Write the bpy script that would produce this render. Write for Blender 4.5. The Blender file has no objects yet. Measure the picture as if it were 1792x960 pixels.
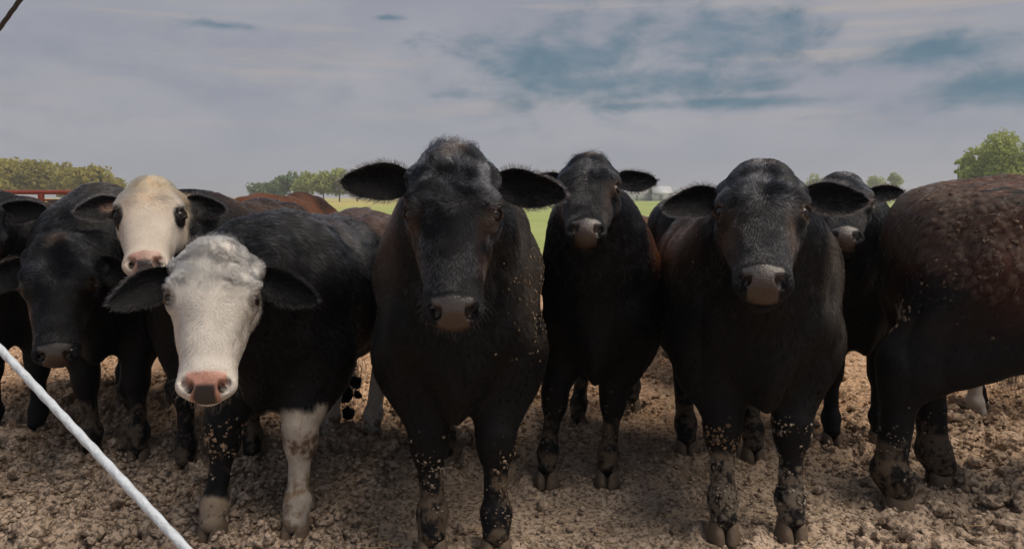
import bpy, bmesh, math, random
import numpy as np
from mathutils import Matrix, Vector
from mathutils.kdtree import KDTree
C = bpy.context.scene
COL = C.collection
rng = np.random.default_rng(7)
random.seed(7)

# ------------------------------------------------------------------ camera, world, sun, exposure
H, F_PX, CX, CY, HZ = 1.2, 1300.0, 896.0, 480.0, 345.0
PITCH = math.atan((CY - HZ) / F_PX)
cam_d = bpy.data.cameras.new('camera'); cam = bpy.data.objects.new('camera', cam_d); COL.objects.link(cam)
cam.location = (0, 0, H); cam.rotation_euler = (math.pi / 2 - PITCH, 0, 0)
cam_d.sensor_width = 36; cam_d.lens = F_PX / 1792 * 36; cam_d.clip_start = 0.05; cam_d.clip_end = 9000
C.camera = cam

SUN_AZ, SUN_EL = math.radians(104), math.radians(62)       # azimuth measured from +Y towards +X
sd = bpy.data.lights.new('sun', 'SUN'); sun = bpy.data.objects.new('sun', sd); COL.objects.link(sun)
sd.energy = 2.0; sd.angle = math.radians(48); sd.color = (1.0, 0.86, 0.70)
sdir = Vector((math.sin(SUN_AZ) * math.cos(SUN_EL), math.cos(SUN_AZ) * math.cos(SUN_EL), math.sin(SUN_EL)))
sun.rotation_euler = sdir.to_track_quat('Z', 'Y').to_euler(); sun.location = (5, -5, 12)

class NT:
    def __init__(self, nt): self.nt = nt
    def node(self, typ, **kw):
        n = self.nt.nodes.new(typ)
        for k, v in kw.items(): setattr(n, k, v)
        return n
    def put(self, sock, v):
        if isinstance(v, bpy.types.NodeSocket): self.nt.links.new(v, sock)
        elif isinstance(v, (tuple, list)) and sock.type == 'RGBA': sock.default_value = (*v[:3], 1)
        else: sock.default_value = v
    def m(self, op, a, b=0.0, c=0.0, clamp=False):
        n = self.node('ShaderNodeMath', operation=op, use_clamp=clamp)
        for s, v in zip(n.inputs, (a, b, c)): self.put(s, v)
        return n.outputs[0]
    def mix(self, f, a, b, blend='MIX'):
        n = self.node('ShaderNodeMix', data_type='RGBA', blend_type=blend)
        self.put(n.inputs[0], f); self.put(n.inputs[6], a); self.put(n.inputs[7], b)
        return n.outputs[2]
    def noise(self, vec, scale, detail=4, rough=0.55, dist=0.0):
        n = self.node('ShaderNodeTexNoise'); self.put(n.inputs['Vector'], vec)
        n.inputs['Scale'].default_value = scale; n.inputs['Detail'].default_value = detail
        n.inputs['Roughness'].default_value = rough; n.inputs['Distortion'].default_value = dist
        return n.outputs['Fac']
    def ss(self, v, a, b):
        n = self.node('ShaderNodeMapRange', interpolation_type='SMOOTHSTEP')
        self.put(n.inputs[0], v); n.inputs[1].default_value = a; n.inputs[2].default_value = b
        return n.outputs[0]
    def comb(self, x, y, z):
        n = self.node('ShaderNodeCombineXYZ')
        for s, v in zip(n.inputs, (x, y, z)): self.put(s, v)
        return n.outputs[0]

def make_world():
    w = bpy.data.worlds.new('World'); C.world = w; w.use_nodes = True
    nt = w.node_tree; nt.nodes.clear(); T = NT(nt)
    out = T.node('ShaderNodeOutputWorld'); bg = T.node('ShaderNodeBackground')
    bg.inputs[1].default_value = 0.09
    sky = T.node('ShaderNodeTexSky', sky_type='NISHITA', sun_disc=False)
    sky.sun_elevation = SUN_EL; sky.sun_rotation = SUN_AZ
    tc = T.node('ShaderNodeTexCoord'); sx = T.node('ShaderNodeSeparateXYZ')
    nt.links.new(tc.outputs['Generated'], sx.inputs[0])
    x, y, z = sx.outputs
    az = T.m('ARCTAN2', x, y); el = T.m('ARCSINE', z)
    big = T.noise(T.comb(T.m('MULTIPLY', az, 3.2), T.m('MULTIPLY', el, 9.0), 0.3), 1.0, 6, 0.55, 0.3)
    fine = T.noise(T.comb(T.m('MULTIPLY', az, 13), T.m('MULTIPLY', el, 27.0), 1.7), 1.0, 7, 0.58, 0.25)
    streak = T.noise(T.comb(T.m('MULTIPLY', az, 2.6), T.m('MULTIPLY', el, 38.0), 5.1), 1.0, 4, 0.5, 0.3)
    # gaps in the cloud deck: (azimuth, elevation, half width, half height)
    gaps = [(0.06, 0.182, .135, .050), (0.27, 0.195, .125, .036), (0.13, 0.146, .19, .022), (0.495, 0.166, .095, .024),
            (0.60, 0.115, .15, .022), (0.19, 0.266, .07, .020), (0.30, 0.118, .16, .008),
            (-0.36, 0.206, .04, .005), (-0.16, 0.226, .020, .004),
            (1.2, .2, .25, .05), (2.3, .3, .3, .07), (3.0, .16, .3, .04), (-1.3, .25, .3, .05), (-2.2, .2, .3, .06), (0.0, .6, .4, .08), (0.9, .5, .3, .1), (-.9, .55, .35, .1)]
    wob = T.m('ADD', T.m('MULTIPLY', T.m('SUBTRACT', fine, 0.5), 3.4), T.m('MULTIPLY', T.m('SUBTRACT', big, 0.5), 1.2))
    tot = None
    for (a, e, ra, re) in gaps:
        da = T.m('DIVIDE', T.m('SUBTRACT', az, a), ra); de = T.m('DIVIDE', T.m('SUBTRACT', el, e), re)
        r = T.m('SQRT', T.m('ADD', T.m('MULTIPLY', da, da), T.m('MULTIPLY', de, de)))
        g = T.ss(T.m('ADD', T.m('SUBTRACT', 1.0, r), wob), -0.55, 1.15)
        tot = g if tot is None else T.m('MAXIMUM', tot, g)
    lilac = T.mix(T.ss(big, 0.3, 0.7), (1.74, 1.85, 2.20), (2.26, 2.29, 2.52))
    warm = T.mix(T.m('MULTIPLY', T.ss(streak, 0.52, 0.72), T.ss(el, 0.06, 0.15)), lilac, (2.50, 2.33, 2.30))
    dim = T.mix(T.m('MULTIPLY', T.ss(fine, 0.50, 0.70), T.m('ADD', 0.30, T.m('MULTIPLY', tot, 0.5))), warm, (1.45, 1.62, 1.92))
    low = T.mix(T.m('MULTIPLY', T.m('SUBTRACT', 1.0, T.ss(el, 0.0, 0.10)), 0.75), dim, (2.12, 2.18, 2.36))
    blue = T.mix(0.30, sky.outputs[0], (1.15, 2.15, 2.8))
    blue = T.mix(1.0, blue, (.22, .34, .40), 'MULTIPLY')
    # a thin veil of cloud lies over the gaps too
    skyc = T.mix(T.m('MULTIPLY', tot, 0.82), low, T.mix(0.72, blue, (.52, 1.02, 1.34)))
    nt.links.new(skyc, bg.inputs[0]); nt.links.new(bg.outputs[0], out.inputs[0])
make_world()
C.view_settings.view_transform = 'Standard'; C.view_settings.look = 'None'
C.view_settings.exposure = 0.88; C.view_settings.gamma = 1.0
C.render.engine = 'CYCLES'
C.cycles.max_bounces = 5; C.cycles.diffuse_bounces = 3; C.cycles.glossy_bounces = 3; C.cycles.transparent_max_bounces = 6
C.cycles.volume_bounces = 0

# ------------------------------------------------------------------ helpers
def at(px, py, Y):
    """the point at distance Y (along +Y) seen at photo pixel (px, py)"""
    a, b = (px - CX) / F_PX, -(py - CY) / F_PX
    d = np.array([a, math.cos(PITCH) + b * math.sin(PITCH), -math.sin(PITCH) + b * math.cos(PITCH)])
    t = Y / d[1]
    return np.array([0, 0, H]) + d * t
def gnd(px, py):
    a, b = (px - CX) / F_PX, -(py - CY) / F_PX
    d = np.array([a, math.cos(PITCH) + b * math.sin(PITCH), -math.sin(PITCH) + b * math.cos(PITCH)])
    t = -H / d[2]
    return d[:2] * t
def unit(v):
    v = np.asarray(v, float); return v / max(np.linalg.norm(v), 1e-9)
def units(v): return v / np.maximum(np.linalg.norm(v, axis=1, keepdims=True), 1e-9)
def sstep(x, a, b):
    t = np.clip((x - a) / (b - a), 0, 1); return t * t * (3 - 2 * t)
def _hash(i, j, k, s):
    n = (i.astype(np.int64) * 374761393 + j.astype(np.int64) * 668265263 + k.astype(np.int64) * 2147483647 + s * 1274126177) & 0xffffffff
    n = ((n ^ (n >> 13)) * 1274126177) & 0xffffffff
    n = ((n ^ (n >> 16)) * 2246822519) & 0xffffffff
    return ((n ^ (n >> 15)) & 0xffff) / 65535.0
def vnoise(P, f, s=0):
    Q = np.asarray(P) * f; i = np.floor(Q).astype(np.int64); t = Q - i; t = t * t * (3 - 2 * t)
    r = 0
    for a in (0, 1):
        for b in (0, 1):
            for c in (0, 1):
                w = (t[:, 0] if a else 1 - t[:, 0]) * (t[:, 1] if b else 1 - t[:, 1]) * (t[:, 2] if c else 1 - t[:, 2])
                r = r + w * _hash(i[:, 0] + a, i[:, 1] + b, i[:, 2] + c, s)
    return r
def fbm(P, f, o=3, s=0, g=0.5):
    r, a, n = 0, 1, 0
    for k in range(o):
        r = r + a * vnoise(P, f * 2 ** k, s + k * 17); n += a; a *= g
    return r / n
def lerp(a, b, t): return a + (b - a) * t

def tag(o, label=None, cat=None, group=None, kind=None):
    if label: o['label'] = label
    if cat: o['category'] = cat
    if group: o['group'] = group
    if kind: o['kind'] = kind
    return o
def link(o, parent=None):
    COL.objects.link(o)
    if parent is not None: o.parent = parent
    return o
def mesh_np(name, V, loops, starts, mats, col=None, smooth=True):
    me = bpy.data.meshes.new(name)
    me.vertices.add(len(V)); me.vertices.foreach_set('co', np.ascontiguousarray(V, np.float32).ravel())
    me.loops.add(len(loops)); me.loops.foreach_set('vertex_index', np.ascontiguousarray(loops, np.int32))
    tot = np.diff(np.append(starts, len(loops)))
    me.polygons.add(len(starts)); me.polygons.foreach_set('loop_start', np.ascontiguousarray(starts, np.int32))
    me.polygons.foreach_set('loop_total', np.ascontiguousarray(tot, np.int32))
    me.update(calc_edges=True); me.validate()
    if smooth: me.polygons.foreach_set('use_smooth', np.ones(len(starts), bool))
    if col is not None:
        a = me.attributes.new('tint', 'FLOAT_COLOR', 'POINT')
        a.data.foreach_set('color', np.ascontiguousarray(np.c_[col, np.ones(len(col))], np.float32).ravel())
    for m in (mats if isinstance(mats, list) else [mats]): me.materials.append(m)
    return me
def quads_mesh(name, V, Q, mats, col=None, smooth=True):
    return mesh_np(name, V, np.asarray(Q).ravel(), np.arange(len(Q)) * np.asarray(Q).shape[1], mats, col, smooth)

# ------------------------------------------------------------------ materials
def mat(name):
    m = bpy.data.materials.new(name); m.use_nodes = True
    nt = m.node_tree; nt.nodes.clear(); T = NT(nt)
    out = T.node('ShaderNodeOutputMaterial'); b = T.node('ShaderNodeBsdfPrincipled')
    nt.links.new(b.outputs[0], out.inputs[0])
    return m, T, b, out
def plain(name, c, rough=0.6, var=0.25, scale=30, spec=0.5, bump=0.0, metallic=0.0, coat=0.0):
    m, T, b, out = mat(name)
    tc = T.node('ShaderNodeTexCoord').outputs['Object']
    n = T.noise(tc, scale, 5)
    T.put(b.inputs['Base Color'], T.mix(n, tuple(v * (1 - var) for v in c), tuple(min(1, v * (1 + var)) for v in c)))
    b.inputs['Roughness'].default_value = rough; b.inputs['Specular IOR Level'].default_value = spec
    b.inputs['Metallic'].default_value = metallic; b.inputs['Coat Weight'].default_value = coat
    if bump:
        bn = T.node('ShaderNodeBump'); bn.inputs['Strength'].default_value = bump; bn.inputs['Distance'].default_value = 0.01
        T.put(bn.inputs['Height'], n); T.m  # noqa
        T.nt.links.new(bn.outputs[0], b.inputs['Normal'])
    return m
def tinted(name, rough=0.6, spec=0.3, scale=220, bump=0.35, dist=0.003, wet=False):
    m, T, b, out = mat(name)
    at_ = T.node('ShaderNodeAttribute', attribute_name='tint')
    tc = T.node('ShaderNodeTexCoord').outputs['Object']
    n = T.noise(tc, scale, 4)
    T.put(b.inputs['Base Color'], T.mix(0.5, at_.outputs['Color'], T.mix(1.0, at_.outputs['Color'], T.mix(n, (.5, .5, .5), (1.5, 1.5, 1.5)), 'MULTIPLY')))
    b.inputs['Roughness'].default_value = rough; b.inputs['Specular IOR Level'].default_value = spec
    bn = T.node('ShaderNodeBump'); bn.inputs['Strength'].default_value = bump; bn.inputs['Distance'].default_value = dist
    T.put(bn.inputs['Height'], n); T.nt.links.new(bn.outputs[0], b.inputs['Normal'])
    return m
M_SKIN = tinted('hide', 0.65, 0.2)
M_MUZZLE = tinted('wet_muzzle', 0.24, 0.6, 190, 0.8, 0.003)
M_EYE = plain('eye_gloss', (0.012, 0.009, 0.008), 0.10, 0.2, 40, 0.35)
M_HOOF = plain('hoof_horn', (0.12, 0.09, 0.065), 0.75, 0.6, 40, 0.3, 0.5)
M_MUD = tinted('dried_mud', 0.95, 0.1, 120, 0.6)
def hair_mat():
    m = bpy.data.materials.new('hair'); m.use_nodes = True
    nt = m.node_tree; nt.nodes.clear(); T = NT(nt)
    out = T.node('ShaderNodeOutputMaterial')
    b = T.node('ShaderNodeBsdfHairPrincipled'); b.parametrization = 'COLOR'
    a = T.node('ShaderNodeAttribute', attribute_name='hair_color')
    nt.links.new(a.outputs['Color'], b.inputs['Color'])
    b.inputs['Roughness'].default_value = 0.24; b.inputs['Radial Roughness'].default_value = 0.35; b.inputs['IOR'].default_value = 1.30
    b.inputs['Random Roughness'].default_value = 0.2 if 'Random Roughness' in b.inputs else 0
    nt.links.new(b.outputs[0], out.inputs[0])
    return m
M_HAIR = hair_mat()

# ------------------------------------------------------------------ signed distance bodies
class Sdf:
    def __init__(self): self.p = []
    def ell(self, c, ax, r, k=0.06, sub=False):
        c = np.asarray(c, float); ax = np.asarray(ax, float); r = np.asarray(r, float)
        ext = np.sqrt(((ax * r[:, None]) ** 2).sum(0))
        self.p.append(('e', (c, ax, r), c - ext, c + ext, k, sub))
    def cone(self, a, b, ra, rb, k=0.05):
        a = np.asarray(a, float); b = np.asarray(b, float)
        lo = np.minimum(a - ra, b - rb); hi = np.maximum(a + ra, b + rb)
        self.p.append(('c', (a, b, ra, rb), lo, hi, k, False))
    @staticmethod
    def dist(typ, q, P):
        if typ == 'e':
            c, ax, r = q; L = (P - c) @ ax.T
            k0 = np.sqrt(((L / r) ** 2).sum(-1)); k1 = np.sqrt(((L / (r * r)) ** 2).sum(-1))
            return k0 * (k0 - 1) / np.maximum(k1, 1e-6)
        a, b, ra, rb = q; ba = b - a; l2 = (ba * ba).sum()
        t = np.clip(((P - a) @ ba) / l2, 0, 1)
        d = P - a - t[..., None] * ba
        return np.sqrt((d * d).sum(-1)) - (ra + (rb - ra) * t)
    @staticmethod
    def comb(f, d, k, sub):
        if sub:
            d = -d; h = np.maximum(k - np.abs(f - d), 0) / k
            return np.maximum(f, d) + h * h * k / 4
        h = np.maximum(k - np.abs(f - d), 0) / k
        return np.minimum(f, d) - h * h * k / 4
    def points(self, P):
        f = np.full(len(P), 1.0)
        for typ, q, lo, hi, k, sub in self.p:
            g = k + 0.03
            m = np.all((P > lo - g) & (P < hi + g), axis=1)
            idx = np.nonzero(m)[0]
            if len(idx): f[idx] = self.comb(f[idx], self.dist(typ, q, P[idx]), k, sub)
        return f
    def grid(self, h):
        lo = np.min([p[2] for p in self.p], 0) - 0.1; hi = np.max([p[3] for p in self.p], 0) + 0.1
        n = np.ceil((hi - lo) / h).astype(int) + 1
        xs = [lo[a] + h * np.arange(n[a]) for a in range(3)]
        Fd = np.full(n, 1.0, np.float32)
        for typ, q, l, u, k, sub in self.p:
            g = k + 2 * h
            i0 = np.maximum(((l - g - lo) / h).astype(int), 0); i1 = np.minimum(((u + g - lo) / h).astype(int) + 2, n)
            sl = tuple(slice(i0[a], i1[a]) for a in range(3))
            P = np.stack(np.meshgrid(*[xs[a][sl[a]] for a in range(3)], indexing='ij'), -1)
            Fd[sl] = self.comb(Fd[sl], self.dist(typ, q, P), k, sub)
        return Fd, lo
    def grad(self, P, e=0.002):
        K = np.array([[1, -1, -1], [-1, -1, 1], [-1, 1, -1], [1, 1, 1]], float)
        g = 0; v = 0
        for k in K:
            d = self.points(P + k * e); g = g + k * d[:, None]; v = v + d
        return units(g), v / 4
    def project(self, V, it=1):
        for _ in range(it):
            n, d = self.grad(V); V = V - n * np.clip(d, -0.02, 0.02)[:, None]
        return V

def surface_nets(Fd, lo, h):
    ins = Fd < 0; n = np.array(Fd.shape)
    cnt = np.zeros(n - 1, np.int8)
    for a in (0, 1):
        for b in (0, 1):
            for c in (0, 1):
                cnt += ins[a:n[0] - 1 + a, b:n[1] - 1 + b, c:n[2] - 1 + c]
    I = np.argwhere((cnt > 0) & (cnt < 8))
    idm = np.full(n - 1, -1, np.int64); idm[tuple(I.T)] = np.arange(len(I))
    acc = np.zeros((len(I), 3)); num = np.zeros(len(I))
    cs = [np.array(c) for c in np.ndindex(2, 2, 2)]
    for a in cs:
        for ax in range(3):
            if a[ax]: continue
            b = a.copy(); b[ax] = 1
            fa = Fd[tuple((I + a).T)]; fb = Fd[tuple((I + b).T)]
            m = (fa < 0) != (fb < 0)
            t = np.where(m, fa / np.where(m, fa - fb, 1), 0)
            acc += np.where(m[:, None], a + t[:, None] * (b - a), 0); num += m
    V = lo + h * (I + acc / num[:, None])
    Q = []
    for ax in range(3):
        o1, o2 = [(1, 2), (2, 0), (0, 1)][ax]
        s0 = [slice(None)] * 3; s1 = [slice(None)] * 3; s0[ax] = slice(0, -1); s1[ax] = slice(1, None)
        A = ins[tuple(s0)]; B = ins[tuple(s1)]
        E = np.argwhere(A != B)
        ok = (E[:, o1] > 0) & (E[:, o2] > 0) & (E[:, o1] < n[o1] - 1) & (E[:, o2] < n[o2] - 1)
        E = E[ok]; d1 = np.zeros(3, int); d1[o1] = 1; d2 = np.zeros(3, int); d2[o2] = 1
        q = np.stack([idm[tuple((E - d1 - d2).T)], idm[tuple((E - d2).T)], idm[tuple(E.T)], idm[tuple((E - d1).T)]], 1)
        fl = ~A[tuple(E.T)]
        q[fl] = q[fl][:, ::-1]
        Q.append(q)
    return V, np.concatenate(Q)

def vnormals(V, Q):
    fn = np.cross(V[Q[:, 2]] - V[Q[:, 0]], V[Q[:, 3]] - V[Q[:, 1]]); n = len(V)
    return units(np.stack([sum(np.bincount(Q[:, c], fn[:, k], n) for c in range(4)) for k in range(3)], 1))
def worley(P, f, seed):
    Q = P * f; base = np.floor(Q).astype(np.int64); f1 = np.full(len(P), 9.0); f2 = f1.copy(); idc = np.zeros(len(P))
    for a in (-1, 0, 1):
        for b in (-1, 0, 1):
            for c in (-1, 0, 1):
                i, j, k = base[:, 0] + a, base[:, 1] + b, base[:, 2] + c
                d = np.sqrt((i + _hash(i, j, k, seed) - Q[:, 0]) ** 2 + (j + _hash(i, j, k, seed + 1) - Q[:, 1]) ** 2 + (k + _hash(i, j, k, seed + 2) - Q[:, 2]) ** 2)
                m = d < f1; f2 = np.where(m, f1, np.minimum(f2, d)); idc = np.where(m, _hash(i, j, k, seed + 3), idc); f1 = np.minimum(f1, d)
    return f1, f2, idc
def subdivide(V, polys, sel):
    """split the selected quads in four; neighbours take the new edge points in as n-gons. polys: (n,4)"""
    Q = polys; n = len(V)
    e = np.stack([Q, np.roll(Q, -1, 1)], -1)                       # n,4,2
    es = np.sort(e, -1).reshape(-1, 2); key = es[:, 0] * (n + 1) + es[:, 1]
    uk, inv = np.unique(key, return_inverse=True); inv = inv.reshape(-1, 4)
    used = np.zeros(len(uk), bool); used[inv[sel].ravel()] = True
    eid = np.full(len(uk), -1, np.int64); ne = used.sum(); eid[used] = n + np.arange(ne)
    a, b = uk[used] // (n + 1), uk[used] % (n + 1)
    Vm = (V[a] + V[b]) / 2
    S = np.nonzero(sel)[0]; Vc = V[Q[S]].mean(1); cid = n + ne + np.arange(len(S))
    Vn = np.concatenate([V, Vm, Vc])
    m = eid[inv[S]]
    new = np.concatenate([np.stack([Q[S][:, i], m[:, i], cid, m[:, i - 1]], 1) for i in range(4)])
    rest = np.nonzero(~sel)[0]; mr = eid[inv[rest]]
    plainq = Q[rest][(mr < 0).all(1)]
    ng = []
    for r, mm in zip(Q[rest][~(mr < 0).all(1)], mr[~(mr < 0).all(1)]):
        p = []
        for i in range(4):
            p.append(r[i])
            if mm[i] >= 0: p.append(mm[i])
        ng.append(p)
    return Vn, np.concatenate([plainq, new]), ng

# ------------------------------------------------------------------ hair
def grow(name, parent, root_off, P, N, D, length, tilt, color, radius, clump=0.5, cell=0.014, K=4, wild=0.25, seed=0, curl=0.0, tip=0.15, pale=None):
    """hair strands from points P with normals N lying along D (all arrays)"""
    n = len(P)
    r = np.random.default_rng(seed + 11)
    D = D + np.broadcast_to(wild, (n,))[:, None] * r.normal(size=(n, 3))
    wv = np.stack([fbm(P, 26, 2, seed + k * 7) - .5 for k in range(3)], 1)
    D = D + (1.1 + 3.5 * np.broadcast_to(curl, (n,)))[:, None] * wv
    D = units(D - N * (D * N).sum(1, keepdims=True))
    side = np.cross(N, D)
    s = np.linspace(0, 1, K)
    L = (length * (0.7 + 0.6 * r.random(n)))[:, None, None]
    a0 = np.radians(np.broadcast_to(tilt, (n,)))[:, None]
    ang = a0 * (1.25 - 0.75 * s)[None, :]
    seg = np.cos(ang)[..., None] * D[:, None] + np.sin(ang)[..., None] * N[:, None]
    if np.any(curl): seg = seg + side[:, None] * (np.broadcast_to(curl, (n,))[:, None] * np.sin(s[None, :] * 3 + 6.28 * vnoise(P, 18, seed + 3)[:, None]))[..., None]
    pts = np.zeros((n, K, 3)); pts[:, 0] = P - N * 0.001
    for k in range(1, K): pts[:, k] = pts[:, k - 1] + seg[:, k] * L[:, 0] / (K - 1)
    if clump > 0:
        ns_ = max(8, int(n / max(4.0, clump * 22)))
        sid = r.choice(n, ns_, replace=False); kd = KDTree(ns_)
        for q_, si in enumerate(sid): kd.insert(P[si], q_)
        kd.balance(); inv = np.fromiter((kd.find(p_)[1] for p_ in P), np.int64, n); c = np.maximum(np.bincount(inv, minlength=ns_), 1)
        off = pts - pts[:, :1]
        mt = np.stack([np.bincount(inv, pts[:, -1, k], ns_) / c for k in range(3)], 1)[inv]
        q = clump * (s ** 1.5)
        pts = pts + (mt[:, None] - pts[:, -1:]) * q[None, :, None]
    hc = bpy.data.hair_curves.new(name); hc.add_curves([K] * n)
    hc.position_data.foreach_set('vector', np.ascontiguousarray(pts - root_off, np.float32).ravel())
    ra = hc.attributes.get('radius') or hc.attributes.new('radius', 'FLOAT', 'POINT')
    rad = (np.broadcast_to(radius, (n,))[:, None] * (1 - (1 - tip) * s ** 1.4)[None, :])
    ra.data.foreach_set('value', np.ascontiguousarray(rad, np.float32).ravel())
    ca = hc.attributes.new('hair_color', 'FLOAT_COLOR', 'CURVE')
    lum = sstep(color.mean(1), .15, .6)[:, None]
    jit = np.clip(1 + lerp(.34, .10, lum) * r.normal(size=(n, 1)), 0.3, 2.2) * (1 + lerp(.76, .22, lum) * (vnoise(P, 75, seed + 90)[:, None] - .5))
    if pale is not None:  # lighter strands; on coat and face they paint sheen into the colour
        pk = r.random(n) < pale[0] * sstep(vnoise(P, 30, seed + 33) * .6 + vnoise(P, 8, seed + 34) * .4, .40, .62)
        color = np.where(pk[:, None], np.asarray(pale[1])[None] * (.5 + r.random((n, 1))), color)
    ca.data.foreach_set('color', np.ascontiguousarray(np.c_[np.clip(color * jit, 0, .96), np.ones(n)], np.float32).ravel())
    hc.materials.append(M_HAIR)
    o = bpy.data.objects.new(name, hc); link(o, parent); o['kind'] = 'stuff'
    return o
def sampler(V, Q, n, weight=None, seed=0):
    r = np.random.default_rng(seed)
    T = np.concatenate([Q[:, [0, 1, 2]], Q[:, [0, 2, 3]]])
    a, b, c = V[T[:, 0]], V[T[:, 1]], V[T[:, 2]]
    N = np.cross(b - a, c - a); A = np.linalg.norm(N, axis=1) / 2
    w = A.copy()
    if weight is not None: w = w * weight((a + b + c) / 3, units(N))
    cw = np.cumsum(w)
    if cw[-1] <= 0: return np.zeros((0, 3)), np.zeros((0, 3))
    i = np.searchsorted(cw, r.random(n) * cw[-1]); i = np.minimum(i, len(T) - 1)
    u, v = r.random(n), r.random(n); f = u + v > 1; u[f], v[f] = 1 - u[f], 1 - v[f]
    P = a[i] + (b[i] - a[i]) * u[:, None] + (c[i] - a[i]) * v[:, None]
    return P, units(N[i])

ICO_V = None
def ico(sub):
    bm = bmesh.new(); bmesh.ops.create_icosphere(bm, subdivisions=sub, radius=1)
    V = np.array([v.co[:] for v in bm.verts]); T = np.array([[v.index for v in f.verts] for f in bm.faces]); bm.free()
    return V, T
ICO1, ICO2, ICO3 = ico(1), ico(2), ico(3)
def lumps(P, N, size, flat, base=ICO1, seed=0, jitter=0.25):
    """many small uneven lumps as one vertex/triangle array"""
    r = np.random.default_rng(seed); V, T = base; n = len(P); nv = len(V)
    t1 = units(np.cross(N, r.normal(size=(n, 3)))); t2 = np.cross(N, t1)
    sc = size[:, None] * np.c_[0.7 + 0.6 * r.random(n), 0.7 + 0.6 * r.random(n), flat * (0.7 + 0.6 * r.random(n))]
    B = V[None] * (1 + jitter * r.normal(size=(n, nv, 1)))
    B = B * sc[:, None]
    W = P[:, None] + B[..., :1] * t1[:, None] + B[..., 1:2] * t2[:, None] + B[..., 2:] * N[:, None]
    return W.reshape(-1, 3), (T[None] + (np.arange(n) * nv)[:, None, None]).reshape(-1, 3)

# ------------------------------------------------------------------ cattle
def Rz(a): c, s = math.cos(a), math.sin(a); return np.array([[c, -s, 0], [s, c, 0], [0, 0, 1]])
def Rot(ax, a):
    return np.array(Matrix.Rotation(a, 3, Vector(ax)))
BLACK = np.array([.0022, .0030, .0050])
BROWN = np.array([.085, .036, .017])

def hoof_mesh(fwd, s):
    V, Q = [], []
    prof = [(0.0, 1.0, .0), (.35, .95, -.004), (.75, .80, -.016), (1.0, .62, -.022), (1.05, .3, -.024)]
    nn = 12
    for sx in (-1, 1):
        base = len(V)
        for (z, w, sh) in prof:
            for k in range(nn):
                a = 2 * math.pi * k / nn
                x = .029 * w * math.cos(a) + sx * (.033 - .006 * z); y = .052 * w * math.sin(a)
                if y < 0: y *= 1.25
                x -= sx * .012 * max(0, -y / .052) * (1 - z)
                V.append((x * s, (y - sh * .8) * s, (.078 * z - .006) * s))
        for i in range(len(prof) - 1):
            for k in range(nn):
                Q.append((base + i * nn + k, base + i * nn + (k + 1) % nn, base + (i + 1) * nn + (k + 1) % nn, base + (i + 1) * nn + k))
    V = np.array(V) @ Rz(fwd).T
    return V, np.array(Q)

def ear_grid(base, el, en, length, W, droop, cup):
    el = unit(el); en = unit(en - el * np.dot(en, el)); ew = np.cross(en, el)
    ns, nt = 22, 9
    s = np.linspace(0, 1, ns)
    prof = np.interp(s, [0, .12, .3, .5, .7, .85, .95, 1], [.48, .62, .92, 1.0, .86, .60, .34, .05])
    th = np.interp(s, [0, .3, 1], [.022, .009, .004])
    phi = np.linspace(-1, 1, nt)
    rows = []; sgn = 1 if ew[2] < 0 else -1; sd_ = length * 977
    for i in range(ns):
        c = base + el * length * s[i] - np.array([0, 0, 1.]) * droop * s[i] ** 2
        w = W * prof[i]; cp = cup * (1 - .45 * s[i])
        fr = [c + ew * w * p * (1 - .12 * cp) * (1.0 + .18 * sgn * p + .05 * math.sin(9 * s[i] + 4 * p + sd_)) - en * (cp * w * (1 - p * p)) for p in phi]
        bk = [q - en * th[i] * (1.0 - .75 * p * p) for q, p in zip(fr, phi)][::-1]
        rows.append(fr + bk)
    V = np.array(rows); m = V.shape[1]
    V = V.reshape(-1, 3); Q = []
    for i in range(ns - 1):
        for k in range(m):
            Q.append((i * m + k, i * m + (k + 1) % m, (i + 1) * m + (k + 1) % m, (i + 1) * m + k))
    Q = np.array(Q)
    kk = np.tile(np.arange(m), ns); ss = np.repeat(s, m)
    rim = np.where(kk < nt, np.abs(np.linspace(-1, 1, nt))[np.minimum(kk, nt - 1)], np.abs(np.linspace(1, -1, nt))[np.clip(kk - nt, 0, nt - 1)])
    # outward orientation check on the back face
    q = Q[(ns // 2) * m + nt + nt // 2]; nrm = np.cross(V[q[1]] - V[q[0]], V[q[2]] - V[q[0]])
    if np.dot(nrm, en) > 0: Q = Q[:, ::-1]
    return V, Q, dict(front=kk < nt, s=ss, rim=rim, el=el, en=en, ew=ew)

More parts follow.
